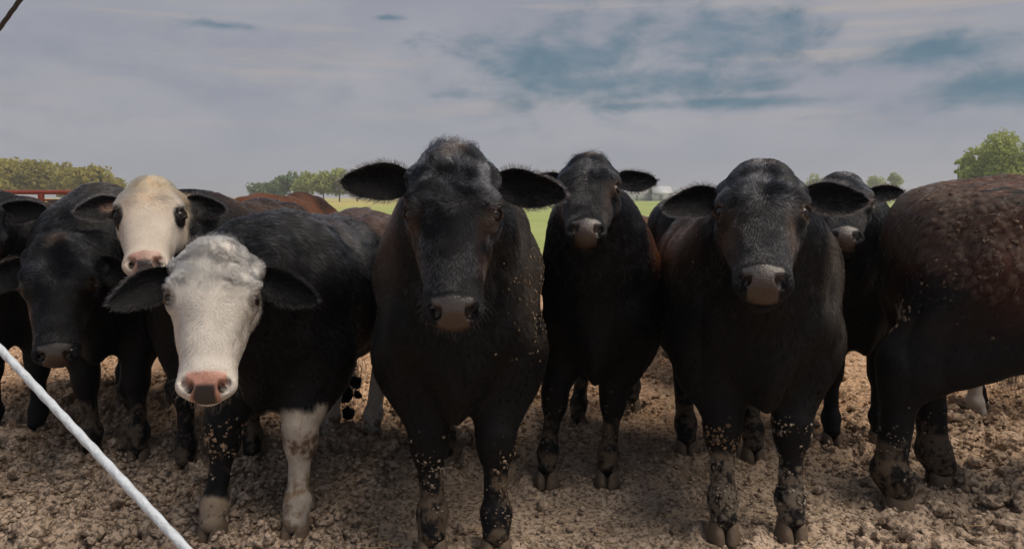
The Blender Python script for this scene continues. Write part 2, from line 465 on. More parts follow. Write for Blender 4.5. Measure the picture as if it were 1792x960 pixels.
def cow(label, group=None, **s):
    S = s.get('S', 1.0); yaw = math.radians(s.get('yaw', 0)); seed = s.get('seed', 1)
    et = np.array([math.sin(yaw), math.cos(yaw), 0]); ex = np.array([math.cos(yaw), -math.sin(yaw), 0]); ez = np.array([0, 0, 1.])
    ch = np.array([*s['chest'], 0.0]); wd = s.get('wide', 1.0); Lg = s.get('long', 1.0); hz = s.get('tall', 1.0)
    def tp(t, x, z): return ch + et * t * S * Lg + ex * x * S * wd + ez * z * S * hz
    AX = np.array([et, ex, ez])
    sd = Sdf()
    # torso
    k = 0.12 * S
    def E(c, r, kk=k, ax=AX): sd.ell(tp(*c), ax, np.array(r) * S * np.array([Lg, wd, hz]), kk)
    E((.30, 0, .82), (.38, .26, .33)); E((.72, 0, .84 + s.get('belly', 0)), (.52, .315, .35 - .6 * s.get('belly', 0))); E((1.12, 0, .93), (.33, .27, .29))
    E((.08, 0, .70), (.15, .13, .22)); E((.00, 0, .60), (.09, .055, .15), .07 * S); E((.26, 0, 1.04), (.26, .12, .15))
    for sx in (-1, 1):
        E((.20, sx * .180, .80), (.19, .112, .31), .06 * S); E((.045, sx * .165, .76), (.07, .060, .085), .05 * S); E((.20, sx * .176, .66), (.15, .088, .19), .06 * S)
        E((1.20, sx * .17, .82), (.24, .13, .34), .08 * S)
        E((1.05, sx * .19, 1.08), (.12, .07, .07), .12 * S)
    sd.cone(tp(.17, 0, 1.08), tp(1.25, 0, 1.10), .075 * S, .080 * S, .12 * S)
    E((1.36, 0, 1.04), (.12, .15, .13)); E((1.36, 0, .86), (.13, .17, .20), .08 * S)
    # head frame
    hs = s.get('hs', 1.0); hy, hp, hr = [math.radians(v) for v in s.get('head', (0, 25, 0))]
    poll = np.asarray(s['poll'], float)
    R = Rz(hy)
    hx = R @ np.array([1., 0, 0]); hu = R @ np.array([0, -math.sin(hp), -math.cos(hp)]); hf = R @ np.array([0, -math.cos(hp), math.sin(hp)])
    Q_ = Rot(hf, hr); hx, hu = Q_ @ hx, Q_ @ hu
    HA = np.array([hx, hu, hf])
    def hpnt(x, u, f): return poll + hs * (x * hx + u * hu + f * hf)
    fw = s.get('face_w', 1.0)
    def HE(c, r, kk=.035, ax=HA, sub=False): sd.ell(hpnt(c[0] * fw, c[1], c[2]), ax, np.array([r[0] * fw, r[1], r[2]]) * hs, kk * hs, sub)
    # neck
    nb = hpnt(0, .10, -.20); sh = tp(.22, 0, .98); md = (nb + sh) / 2 + ez * .03 * S
    sd.cone(sh, md, .23 * S, .19 * S, .12 * S); sd.cone(md, nb, .18 * S, .105 * hs, .08 * S)
    th = hpnt(0, .22, -.20); bs = tp(.10, 0, .74)
    sd.cone(bs, (th + bs) / 2, .14 * S, .10 * S, .12 * S); sd.cone((th + bs) / 2, th, .10 * S, .055 * hs, .10 * S)
    for sx in (-1, 1):
        sd.cone(tp(.20, sx * .12, .93), hpnt(sx * .03, .13, -.21), .15 * S, .075 * hs, .10 * S)
    # legs: shoulder/hip -> foot
    feet = s['feet']; fz = s.get('foot_z', 0.0); lt = s.get('leg', 1.0) * .86
    ft = []
    for i, (fx, fy) in enumerate(feet):
        g = np.array([fx, fy, 0.0]); ft.append(g)
        sx = -1 if i % 2 == 0 else 1
        fwd = -et
        if i < 2:
            kn = lerp(g, tp(.18, sx * .135, 0) * [1, 1, 0], .25) + ez * .345 * S * hz
            el = tp(.20, sx * .168, .66)
            sd.cone(el, kn + ez * .06 * S, .155 * S * lt, .074 * S * lt, .07 * S)
            sd.ell(kn, AX, np.array([.070, .067, .080]) * S * lt, .03 * S)
            fe = g + ez * .115 * S
            sd.cone(kn, fe, .045 * S * lt, .041 * S * lt, .03 * S)
            sd.ell(fe, AX, np.array([.049, .047, .046]) * S * lt, .03 * S)
            sd.cone(fe, g + fwd * .03 * S + ez * .055 * S, .046 * S * lt, .047 * S * lt, .03 * S)
        else:
            st = tp(1.02, sx * .19, .66); hp_ = tp(1.16, sx * .15, .86)
            hk = lerp(g, tp(1.3, sx * .14, 0) * [1, 1, 0], .25) + et * (.07 if not s.get('straight') else .015) * S + ez * .44 * S * hz
            sd.cone(hp_, st, .17 * S, .115 * S, .08 * S); sd.cone(hp_, hk + ez * .1 * S, .15 * S, .075 * S * lt, .08 * S)
            sd.cone(st, hk, .12 * S, .062 * S * lt, .08 * S)
            sd.ell(hk, AX, np.array([.062, .05, .075]) * S * lt, .03 * S)
            fe = g + ez * .115 * S
            sd.cone(hk, fe, .050 * S * lt, .043 * S * lt, .03 * S)
            sd.ell(fe, AX, np.array([.049, .047, .046]) * S * lt, .03 * S)
            sd.cone(fe, g + fwd * .03 * S + ez * .055 * S, .046 * S * lt, .047 * S * lt, .03 * S)
    # tail
    if s.get('tail'):
        T_ = [np.asarray(p) for p in s['tail']]
        for i in range(len(T_) - 1):
            sd.cone(T_[i], T_[i + 1], .035 * S if i == 0 else .024 * S, .024 * S, .03 * S)
    # head (last, so that its hollows stay cut)
    HE((0, .135, -.078), (.116, .135, .088)); HE((0, .035, -.075), (.088, .070, .078), .05)
    for sx in (-1, 1):
        sd.cone(hpnt(sx * .052 * fw, .15, -.060), hpnt(sx * .030 * fw, .42, -.058), .060 * hs, .040 * hs, .045 * hs)
        sd.cone(hpnt(sx * .062 * fw, .18, -.150), hpnt(sx * .026 * fw, .43, -.110), .062 * hs, .034 * hs, .06 * hs)
        HE((sx * .098, .188, -.062), (.030, .042, .040), .03); HE((sx * .080, .152, -.030), (.040, .026, .020), .03); HE((sx * .070, .265, -.100), (.022, .070, .030), .03)
        HE((sx * .093, .060, -.105), (.040, .045, .045), .03)
    sd.cone(hpnt(0, .20, -.055), hpnt(0, .43, -.052), .060 * hs, .045 * hs, .05 * hs)
    HE((0, .455, -.062), (.071, .058, .056), .045); HE((0, .452, -.122), (.050, .055, .032), .022)
    for sx in (-1, 1):
        HE((sx * .046, .470, -.040), (.034, .030, .032), .022)
    HE((0, .478, -.050), (.050, .034, .036), .02)
    for sx in (-1, 1):   # nostrils: slanted commas
        a = Rot(hf, sx * .55) @ HA.T
        HE((sx * .044, .480, -.012), (.0125, .0185, .028), .007, a.T, True)
        HE((sx * .056, .466, -.022), (.0085, .013, .020), .006, HA, True)
        HE((sx * .058, .497, -.100), (.028, .010, .006), .006, HA, True)
    HE((0, .515, -.097), (.060, .030, .006), .008, HA, True)
    eyes = []
    for sx in (-1, 1):
        ed = unit(sx * .80 * hx + .60 * hf - .04 * hu); ec = hpnt(sx * .088 * fw, .192, -.064)
        q = ec[None] + ed[None] * np.linspace(0, .09, 91)[:, None]; f_ = sd.points(q)
        sp = q[int(np.argmax(f_ > 0))] - ed * .002
        a = np.array([unit(np.cross(hu, ed)), hu, ed]); a[1] = np.cross(a[2], a[0])
        sd.ell(sp + ed * .004 * hs, a, np.array([.0275, .0185, .020]) * hs, .008 * hs, True)
        for (q0, q1) in ((-1, -.35), (-.35, .35), (.35, 1)):     # lids over and under the opening
            for up_, rr_ in ((-.0185, .0062), (.0175, .0045)):
                pa, pb = [sp + (a[0] * .027 * q_ + hu * up_ * (1 - q_ * q_) + ed * .0045 * (1 - abs(q_) * .6)) * hs for q_ in (q0, q1)]
                sd.cone(pa, pb, rr_ * hs, rr_ * hs, .006 * hs)
        eyes.append((sp - ed * .0225 * hs, ed))
    # ---- mesh
    h = s.get('h', 0.016)
    Fd, lo = sd.grid(h)
    V, Q = surface_nets(Fd, lo, h)
    ng = []
    if s.get('lod', 2) >= 1:
        V, Q, _ = subdivide(V, Q, np.ones(len(Q), bool))
        if s.get('lod', 2) == 1: V = sd.project(V)
    def hl(P): return ((P - poll) @ HA.T) / hs
    if s.get('lod', 2) >= 2:
        L = hl(V[Q].mean(1))
        V, Q, ng = subdivide(V, Q, (np.abs(L[:, 0]) < .16) & (L[:, 1] > -.04) & (L[:, 1] < .56) & (L[:, 2] > -.13) & (L[:, 2] < .1))
        V = sd.project(V)
    # loose skin, folds over the muscles; crusted dung
    VN = vnormals(V, Q); Lh = hl(V)
    offh = 1 - sstep(Lh[:, 1], -.12, -.02) * sstep(Lh[:, 2], -.26, -.16) * (np.abs(Lh[:, 0]) < .2)
    offl = sstep(V[:, 2] / S, .34, .52)
    tq = np.c_[(V - ch) @ et * 5.5, (V - ch) @ ex * 7, V[:, 2] * 2.6]
    fold = np.abs(fbm(tq, 1.0, 2, seed + 70) - .5) * 2
    V = V + VN * ((fold - .35) * .030 * S * offh * offl)[:, None]
    scab = np.zeros(len(V))
    for (mp, mr, sz) in s.get('scales', []):
        d = np.linalg.norm((V - np.asarray(mp)) / np.asarray(mr), axis=1) + .7 * (fbm(V, 7, 3, seed + 80) - .5)
        wv = V + .35 * sz * np.stack([fbm(V, .6 / sz, 2, 90 + k) - .5 for k in range(3)], 1) * 2
        f1, f2, idc = worley(wv * [1, 1, .7], 1 / sz, seed + 82)
        e = sstep(f2 - f1, .04, .26) * sstep(1 - d, 0, .25) * (idc > .22)
        V = V + VN * (e * (.3 + .8 * idc) * sz * .24)[:, None]; scab = np.maximum(scab, e)
    # ears
    ears = []
    for sx, e in zip((-1, 1), s.get('ears', ((0, 0), (0, 0)))):
        if e is None: continue
        up, fo = e[0], e[1]; el_len = 1.12 * (e[2] if len(e) > 2 else .205); tw = e[3] if len(e) > 3 else 0.0
        d = sx * hx - hu * math.tan(math.radians(up)) + hf * fo
        nrm = hf * .9 + hu * (.35 + tw) + sx * hx * .1
        ears.append(ear_grid(hpnt(sx * .098 * fw, .062, -.105), d, nrm, el_len * hs, s.get('ear_w', .058) * hs, .03 * hs, .72))
    root = np.array([ch[0] + et[0] * .6, ch[1] + et[1] * .6, 0.0])
    # ---- colour
    tint = s.get('tint', {})
    def wild_noise(P, f, sh_=0): return fbm(P, f, 3, seed * 31 + sh_)
    def colour(P, N=None):
        c = np.tile(np.asarray(tint.get('base', BLACK), float), (len(P), 1))
        z = P[:, 2]; t = ((P - ch) @ et) / S
        br = tint.get('brown', 0.35)
        w = sstep(wild_noise(P, 3.2) + .30 * (z / (1.2 * S * hz) - .8) + .12 * t, .62 - .28 * br, .90 - .28 * br) * sstep(z, .62, .95) * sstep(t, .02, .30)
        c = lerp(c, np.asarray(tint.get('brown_c', BROWN)) * (0.4 + .8 * wild_noise(P, 9, 4))[:, None], (w * min(1, br * 1.6))[:, None])
        L = hl(P)
        inh = sstep(L[:, 1], -.07, -.02) * sstep(L[:, 2], -.24, -.15) * (1 - sstep(np.abs(L[:, 0]), .16, .2))
        if 'face' in tint:
            fc = np.asarray(tint['face'], float)
            f2 = np.asarray(tint.get('face_top', tint['face']), float)
            cc = lerp(f2[None], fc[None], sstep(L[:, 1] + .08 * (wild_noise(P, 14, 2) - .5), .06, .26)[:, None])
            cc = cc * (.82 + .36 * wild_noise(P, 22, 3))[:, None]
            edge = sstep(L[:, 2] + .05 * (wild_noise(P, 20, 6) - .5) + .30 * (L[:, 1] - .1), -.15, -.12) * sstep(L[:, 1], -.09, -.05) * (1 - sstep(np.abs(L[:, 0]), .13, .145)) * (1 - sstep(L[:, 1], .56, .6))
            c = lerp(c, cc, edge[:, None])
            if 'eye_patch' in tint:
                for sx in (-1, 1):
                    d = np.sqrt(((L[:, 0] - sx * .112 * fw) / .034) ** 2 + ((L[:, 1] - .200) / .050) ** 2 + ((L[:, 2] + .05) / .06) ** 2)
                    c = lerp(c, np.array([.014, .011, .012])[None], (1 - sstep(d + .4 * (wild_noise(P, 40, 8) - .5), .8, 1.05))[:, None])
        else:
            # warm sunlight painted into the cheek colour
            c = c * (1 + tint.get('dusty', .9) * inh * sstep(.5 * wild_noise(P, 9, 31) + .5 * fbm(P, 40, 3, seed + 8), .42, .62))[:, None]  # black head lightened in patches: painted sheen over dusty hair
            w = inh * sstep(np.abs(L[:, 0]), .045, .115) * sstep(L[:, 1], .16, .27) * (1 - sstep(L[:, 1], .32, .46)) * tint.get('cheek', .5) * sstep(wild_noise(P, 16, 33), .25, .65)
            c = lerp(c, np.array([.060, .032, .019])[None], w[:, None])
            w2 = inh * (1 - sstep(np.abs(L[:, 0]), .0, .04)) * (1 - sstep(L[:, 1], .02, .06)) * tint.get('poll', .5)
            c = lerp(c, np.array([.040, .027, .020])[None], w2[:, None])
        # muzzle
        pw = lerp(.056, .042, sstep(L[:, 1], .456, .500))
        pad = inh * sstep(L[:, 1] + .02 * (wild_noise(P, 30, 9) - .5), .430, .446) * (1 - sstep(np.abs(L[:, 0]) - pw, -.004, .006)) * sstep(L[:, 2], -.100, -.090)
        pc = np.asarray(tint.get('nose', (.046, .040, .040)), float)[None] * (.7 + .6 * wild_noise(P, 40, 12))[:, None]
        if 'nose_spot' in tint:
            w = sstep(1 - np.abs(L[:, 0]) / .045 + .5 * (wild_noise(P, 25, 13) - .5), .2, .5) * sstep(L[:, 1], .468, .482)
            pc = lerp(pc, np.asarray(tint['nose_spot'])[None], w[:, None])
        else:
            w = sstep(L[:, 1] + .012 * (wild_noise(P, 30, 14) - .5), .466, .486)
            pc = lerp(pc, np.array([.034, .018, .011])[None], w[:, None])  # grey above brown: the pad's own colour plus painted sky reflection
        c = lerp(c, pc, pad[:, None])
        nos = np.zeros(len(P))
        for sx in (-1, 1):
            d = np.sqrt(((L[:, 0] - sx * .0445) / .015) ** 2 + ((L[:, 1] - .481) / .018) ** 2 + ((L[:, 2] + .022) / .020) ** 2)
            nos = np.maximum(nos, 1 - sstep(d, .75, 1.05))
        c = lerp(c, np.array([.006, .004, .004])[None], nos[:, None])
        for (ec, ed) in eyes:
            d = np.linalg.norm(P - ec - ed * .022 * hs, axis=1) / hs
            c = lerp(c, np.asarray(tint.get('lid', (.050, .030, .020)))[None], ((1 - sstep(d, .030, .042)) * .8)[:, None])
        # legs
        for i, g in enumerate(ft):
            sp = tint.get('legs', [None] * 4)[i]
            d = np.hypot(P[:, 0] - g[0], P[:, 1] - g[1])
            m = (1 - sstep(d, .105, .135)) * (z < .62 * S)
            if sp:
                for (z0, z1, cc, amt) in sp:
                    q = sstep(z + .10 * (wild_noise(P, 16, 20) - .5), z0 - .02, z0 + .02) * (1 - sstep(z + .10 * (wild_noise(P, 16, 21) - .5), z1 - .02, z1 + .02))
                    q = q * sstep(.5 * wild_noise(P, 22, 22 + i) + .5 * fbm(P, 75, 3, seed + i, .7), .66 - amt * .42, .78 - amt * .42) * m
                    c = lerp(c, np.asarray(cc)[None] * (.7 + .6 * wild_noise(P, 50, 23))[:, None], q[:, None])
        for (mp, mr, cc, amt) in tint.get('dust', []):  # streaky patches: painted sheen over dusty hair, also brown and rusty coat
            d = np.linalg.norm((P - np.asarray(mp)) / np.asarray(mr), axis=1)
            Lx = np.c_[(P - ch) @ ex * 34, (P - ch) @ et * 9, z * 9]
            st_ = fbm(Lx, 1.0, 3, seed + 60, .65)
            q = (1 - sstep(d, .45, 1.1)) * sstep(st_, .62 - amt * .45, .86 - amt * .35)
            c = lerp(c, np.asarray(cc)[None], q[:, None])
        if 'mud' in tint:
            for (mp, mr, cc, amt) in tint['mud']:
                d = np.linalg.norm((P - np.asarray(mp)) / np.asarray(mr), axis=1)
                q = sstep(1.15 - d + .8 * (wild_noise(P, 30, 40) - .5), 0.2, .5) * sstep(wild_noise(P, 55, 41), .55 - amt * .5, .68 - amt * .5)
                c = lerp(c, np.asarray(cc)[None] * (.6 + .8 * wild_noise(P, 70, 42))[:, None], q[:, None])
        return np.clip(c, 0.0012, .93), pad
    cb, pad = colour(V); cb = lerp(cb, np.array([.062, .040, .033])[None] * (.6 + .8 * fbm(V, 40, 2, 3))[:, None], .85 * scab[:, None]); cb = cb * lerp(.62, 1.0, np.maximum(pad, scab))[:, None]
    Vall, Qall, call, off = [V], [Q], [cb], len(V)
    for (ev, eq, inf) in ears:
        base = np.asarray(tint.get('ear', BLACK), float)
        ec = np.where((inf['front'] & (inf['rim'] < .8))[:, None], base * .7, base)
        if 'ear_in' in tint:
            w = inf['front'] * (1 - sstep(inf['rim'], .2, .6)) * (1 - sstep(inf['s'], .35, .6)); ec = lerp(ec, np.asarray(tint['ear_in'])[None], w[:, None])
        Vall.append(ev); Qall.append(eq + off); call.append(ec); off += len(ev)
    Va, Qa, ca = np.concatenate(Vall), np.concatenate(Qall), np.concatenate(call)
    loops = [Qa.ravel()]; starts = [np.arange(len(Qa)) * 4]; o = len(Qa) * 4
    if ng:
        ln = np.array([len(p) for p in ng]); loops.append(np.concatenate([np.array(p) for p in ng])); starts.append(o + np.concatenate([[0], np.cumsum(ln)[:-1]]))
    me = mesh_np('cow', Va - root, np.concatenate(loops), np.concatenate(starts), [M_SKIN, M_MUZZLE], ca)
    # wet muzzle faces
    L = hl(Va[Qa].mean(1)); Lp = pad[np.minimum(Qa, len(pad) - 1)].mean(1) * (Qa.max(1) < len(pad))
    mi = np.zeros(len(me.polygons), np.int32)
    if len(me.polygons) == len(starts[0]) + (len(starts[1]) if ng else 0): mi[:len(Qa)] = (Lp > .5)
    me.polygons.foreach_set('material_index', mi)
    ob = bpy.data.objects.new('cow', me); link(ob); ob.location = root
    tag(ob, label, s.get('cat', 'cow'), group)
    # eyes
    for (ec, ed) in eyes:
        bm = bmesh.new(); bmesh.ops.create_uvsphere(bm, u_segments=20, v_segments=12, radius=.0265 * hs)
        m2 = bpy.data.meshes.new('eye'); bm.to_mesh(m2); bm.free(); m2.materials.append(M_EYE)
        for p in m2.polygons: p.use_smooth = True
        e = bpy.data.objects.new('eye', m2); link(e, ob); e.location = ec - root
    # hooves
    for g in ft:
        hv, hq = hoof_mesh(-yaw, S * 1.06 * min(lt, .9))
        m2 = quads_mesh('hoof', hv, hq, M_HOOF)
        e = bpy.data.objects.new('hoof', m2); link(e, ob); e.location = g - et * .035 * S - root - ez * .018
    # dried mud lumps
    md_ = s.get('lumps', [])
    MV, MT, MC, o = [], [], [], 0
    for (mp, mr, n, sz, cc) in md_:
        mp, mr = np.asarray(mp, float), np.asarray(mr, float)
        P, N = sampler(V, Q, n, lambda p, q: (np.exp(-1.6 * ((p - mp) / mr * ((p - mp) / mr)).sum(1)) * (fbm(p, 24, 2, 9) > .46)), seed)
        if not len(P): continue
        r = np.random.default_rng(seed + 5); size = sz * .62 * (0.35 + 1.1 * r.random(len(P)) ** 2.5)
        v, t = lumps(P + N * .003, N, size, .34 if sz < .0165 else .20, ICO1, seed, .22); MV.append(v); MT.append(t + o); o += len(v)
        MC.append(np.repeat(np.asarray(cc)[None] * (.6 + .8 * r.random((len(P), 1))), len(v) // len(P), 0))
    for (mp, sz) in s.get('clods', []):
        P = np.asarray([mp]); v, t = lumps(P, np.array([[0, -1., 0]]), np.array([sz]), .9, ICO2, int(sz * 1e4), .13)
        MV.append(v); MT.append(t + o); o += len(v); MC.append(np.tile(BLACK * 1.4, (len(v), 1)))
    if MV:
        m2 = quads_mesh('dried_mud', np.concatenate(MV) - root, np.concatenate(MT), M_MUD, np.concatenate(MC))
        e = bpy.data.objects.new('dried_mud', m2); link(e, ob); e['kind'] = 'stuff'
    # ---- fur
    fur = s.get('fur', 1.0); view = np.array([0, 0, H])
    def facing(p, q): return np.clip(.35 + (units(view - p) * q).sum(1), .10, 1)
    lowcol = lambda p: colour(p)[0]
    nb_ = int(45000 * fur)
    def wbody(p, q):
        L = hl(p); head = (L[:, 1] > -.02) & (L[:, 2] > -.14) & (np.abs(L[:, 0]) < .16) & (L[:, 1] < .56)
        for (mp, mr, sz) in s.get('scales', []):
            head |= (np.linalg.norm((p - np.asarray(mp)) / np.asarray(mr), axis=1) + .7 * (fbm(p, 7, 3, seed + 80) - .5) < .84) & (fbm(p, 30, 2, 4) < .44)
        return facing(p, q) * (~head) * (p[:, 2] > .07) * (1 + 1.5 * (p[:, 2] > .8))
    P, N = sampler(V, Q, nb_, wbody, seed)
    z = P[:, 2]; t = ((P - ch) @ et) / S; xl = ((P - ch) @ ex) / S
    legw = 1 - sstep(z / S, .42, .6)
    neck = 1 - sstep(t, .05, .30)
    D = lerp(et[None] * .8 - ez[None] * .75, -ez[None] * np.ones((len(P), 1)), np.maximum(legw, 0)[:, None])
    D = D + neck[:, None] * (np.sign(xl)[:, None] * ex[None] * .35 - ez[None] * .35)
    rad = s.get('rad', .00055)
    ln = (.020 + .012 * fbm(P, 5, 2, seed)) * (1 - .45 * legw) * s.get('coat_len', 1.0)
    grow('coat', ob, root, P, N, D, ln, 9.0, lowcol(P), rad, .6, .020, 4, .14, seed, pale=(s.get('pale', .40) * (sstep(z / S, .72, 1.02) + .02), (.125, .14, .175)))
    nh = int(36000 * fur * s.get('head_fur', 1.0))
    if nh > 500:
        def whead(p, q):
            L = hl(p)
            m = (L[:, 1] > -.06) & (L[:, 2] > -.16) & (np.abs(L[:, 0]) < .16) & (L[:, 1] < .53)
            pd = (L[:, 1] > .442) & (np.abs(L[:, 0]) < lerp(.056, .042, sstep(L[:, 1], .456, .500))) & (L[:, 2] > -.098)
            ey = np.zeros(len(p), bool)
            for (ec, ed) in eyes: ey |= np.linalg.norm(p - ec - ed * .0225 * hs, axis=1) < .031 * hs
            return facing(p, q) * m * ~pd * ~ey
        P, N = sampler(V, Q, nh, whead, seed + 1)
        L = hl(P)
        up = (L[:, 1] - s.get('whorl', .17))
        D = hx[None] * L[:, :1] * 1.2 + hu[None] * up[:, None] + hf[None] * -.02
        topw = 1 - sstep(L[:, 1], .02, .10)
        D = units(D) + topw[:, None] * (hx[None] * np.sign(L[:, :1]) * .9 + hu[None] * .5 * s.get('fringe', 0.0))
        ln = lerp(.023, .0125, sstep(L[:, 1], .13, .24)) * s.get('head_len', 1.0)
        ln = np.where(L[:, 1] > .42, .006, ln)
        grow('face_hair', ob, root, P, N, D, ln * hs, lerp(s.get('ftilt', 20.0), 7.0 if 'face' in tint else 13.0, sstep(L[:, 1], .12, .22)), lowcol(P), rad * s.get('frad', 1.0) * lerp(1.35, .8, sstep(L[:, 1], .13, .23)), s.get('fclump', .6), .013, 5, lerp(.42, .24, sstep(L[:, 1], .12, .22)), seed + 2, s.get('curl', .35) * lerp(1.0, .25, sstep(L[:, 1], .12, .24)), pale=None if 'face' in tint else (s.get('pale', .30) * lerp(1.5, .95, sstep(L[:, 1], .10, .25)), (.14, .152, .185)))
        # poll tuft
        nt_ = int(s.get('tuft', 900) * min(1, fur * 1.2))
        if nt_:
            P, N = sampler(V, Q, nt_, lambda p, q: ((hl(p)[:, 1] < .045) & (hl(p)[:, 1] > -.05) & (np.abs(hl(p)[:, 0]) < .075) & (hl(p)[:, 2] > -.15)).astype(float), seed + 3)
            if len(P):
                L = hl(P)
                D = hx[None] * (L[:, :1] * 7) + ez[None] * .8 + hf[None] * s.get('fringe', 0.0)
                tc_ = s.get('tuft_c'); cc = lowcol(P) if tc_ is None else np.tile(np.asarray(tc_), (len(P), 1))
                grow('poll_tuft', ob, root, P, N, D, np.full(len(P), s.get('tuft_len', .05)) * hs * (.5 + .9 * rng.random(len(P))), 28.0, cc, rad * .8, .6, .022, 7, .6, seed + 4, .7)
        # whiskers
        if s.get('whisk'):
            P, N = sampler(V, Q, 90, lambda p, q: ((hl(p)[:, 1] > .42) & (hl(p)[:, 2] < -.06) & (hl(p)[:, 2] > -.16)).astype(float), seed + 6)
            grow('whiskers', ob, root, P, N, np.tile(hu, (len(P), 1)), np.full(len(P), .034), 60.0, np.tile([.25, .2, .16], (len(P), 1)), .00045, .0, .02, 4, .4, seed + 5)
    if ears and fur > .2:
        PP, NN, DD, LL, CC = [], [], [], [], []
        for (ev, eq, inf) in ears:
            P, N = sampler(ev, eq, int(4200 * fur), None, seed + 7)
            r = np.random.default_rng(seed + 8)
            PP.append(P); NN.append(N); DD.append(inf['el'][None] + .35 * inf['ew'][None] * np.sign(((P - ev.mean(0)) @ inf['ew']))[:, None])
            fr = (N @ inf['en']) > 0.1
            LL.append(np.where(fr, .015, .008)); CC.append(np.tile(np.asarray(tint.get('ear', BLACK)), (len(P), 1)))
            # rim fringe
            k = np.nonzero((inf['rim'] > .93) & (inf['s'] > .15))[0]
            k = np.repeat(k, int(7 * max(fur, .5))); P = ev[k] + r.normal(size=(len(k), 3)) * .004
            cen = ev[inf['rim'] < .3].mean(0)
            PP.append(P); NN.append(np.tile(inf['en'], (len(k), 1))); DD.append(units(P - cen) + .6 * inf['el']); LL.append(np.full(len(k), .014))
            CC.append(np.tile(np.asarray(tint.get('rim', (.05, .035, .028))), (len(k), 1)))
        PP, NN, DD, LL, CC = [np.concatenate(a) for a in (PP, NN, DD, LL, CC)]
        grow('ear_hair', ob, root, PP, NN, DD, LL * hs, 18.0, CC, rad * .8, .35, .012, 4, .22, seed + 9, pale=(.22, (.07, .055, .05)))
    if s.get('tail'):
        tp_ = np.asarray(s['tail'][-1], float); r = np.random.default_rng(seed)
        n = 500; P = tp_ + r.normal(size=(n, 3)) * [.03, .03, .06] + ez * .03
        grow('tail_switch', ob, root, P, units(r.normal(size=(n, 3)) * [1, 1, .2]), np.tile(-ez, (n, 1)), np.full(n, .15 * S), 8.0, np.tile(BLACK, (n, 1)), .0009, .4, .03, 5, .2, seed)
    return ob

MUDC = (.17, .125, .085)
G2 = gnd
WHITE = (.72, .66, .60)
LEGMUD = [(0.0, .26, (.13, .098, .07), .50)]

def feet4(fl, fr, hl_, hr_): return [G2(*fl), G2(*fr), G2(*hl_), G2(*hr_)]
FULL = True
# --- the big black cow in the middle, facing the camera
fB = [(-.275, 2.47), (-.055, 2.47), (-.31, 3.30), (-.03, 3.42)]
cow('largest black cow at the centre, facing straight on, brown cheek and grit on its shoulder',
    chest=(-.185, 2.40), yaw=-1, S=1.0, wide=.96, feet=fB, poll=at(792, 254, 2.24), head=(4, 24, 0), hs=1.07,
    ears=((8, .05, .20), (-3, .05, .205)), seed=3, pale=.5, fur=1.7, h=.016, lod=2, tuft=600, tuft_len=.045, curl=.9, whisk=True, leg=1.16,
    tint=dict(brown=.22, cheek=1.3, poll=.8, dust=[((.10, 2.62, .95), (.16, .35, .30), (.085, .075, .068), .9), ((-.42, 2.7, 1.05), (.16, .4, .28), (.095, .056, .042), 1.1), ((-.45, 2.6, .85), (.16, .3, .25), (.03, .035, .042), .8)], legs=[LEGMUD] * 4),
    lumps=[((.06, 2.62, .86), (.10, .22, .19), 620, .0065, (.15, .115, .085)), ((fB[0][0], fB[0][1], .27), (.10, .1, .10), 105, .009, (0.210, 0.175, 0.140)),
           ((fB[1][0], fB[1][1], .27), (.10, .1, .12), 105, .009, (0.196, 0.154, 0.119)), ((fB[0][0], fB[0][1], .12), (.10, .1, .10), 84, .007, (0.175, 0.147, 0.126)),
           ((fB[1][0], fB[1][1], .12), (.10, .1, .10), 84, .007, (0.175, 0.147, 0.126))])
# --- the big black cow right of it
fD = [(.765, 2.60), (1.01, 2.60), (.84, 3.50), (1.13, 3.40)]
cow('stocky black cow with smooth rounded poll and reddish muzzle, mud caked round its front shins',
    chest=(.895, 2.55), yaw=4, S=1.0, wide=1.03, feet=fD, poll=at(1334, 278, 2.38), head=(-16, 44, 0), hs=1.0, face_w=1.04,
    ears=((-4, .05, .185), (4, .05, .195)), seed=5, pale=.38, fur=1.5, h=.016, lod=2, tuft=250, tuft_len=.02, curl=.55, leg=1.14,
    tint=dict(brown=.18, cheek=1.1, poll=.5, dust=[((1.15, 2.75, .92), (.14, .4, .34), (.08, .072, .066), .95), ((.66, 2.95, 1.08), (.14, .4, .24), (.105, .06, .045), 1.1)], legs=[[(0.0, .28, (.20, .165, .13), .55)]] * 2 + [LEGMUD] * 2),
    lumps=[((fD[0][0], fD[0][1], .34), (.12, .1, .06), 140, .010, (0.154, 0.105, 0.070)), ((fD[1][0], fD[1][1], .34), (.12, .1, .06), 112, .009, (0.210, 0.175, 0.140)),
           ((fD[0][0], fD[0][1], .15), (.12, .1, .12), 294, .008, (0.175, 0.147, 0.119)), ((fD[1][0], fD[1][1], .15), (.12, .1, .14), 294, .008, (0.196, 0.168, 0.140)),
           ((1.20, 2.75, .98), (.08, .2, .14), 90, .006, (.2, .15, .11)), ((.60, 2.85, 1.0), (.08, .3, .18), 112, .007, (0.084, 0.059, 0.045))])
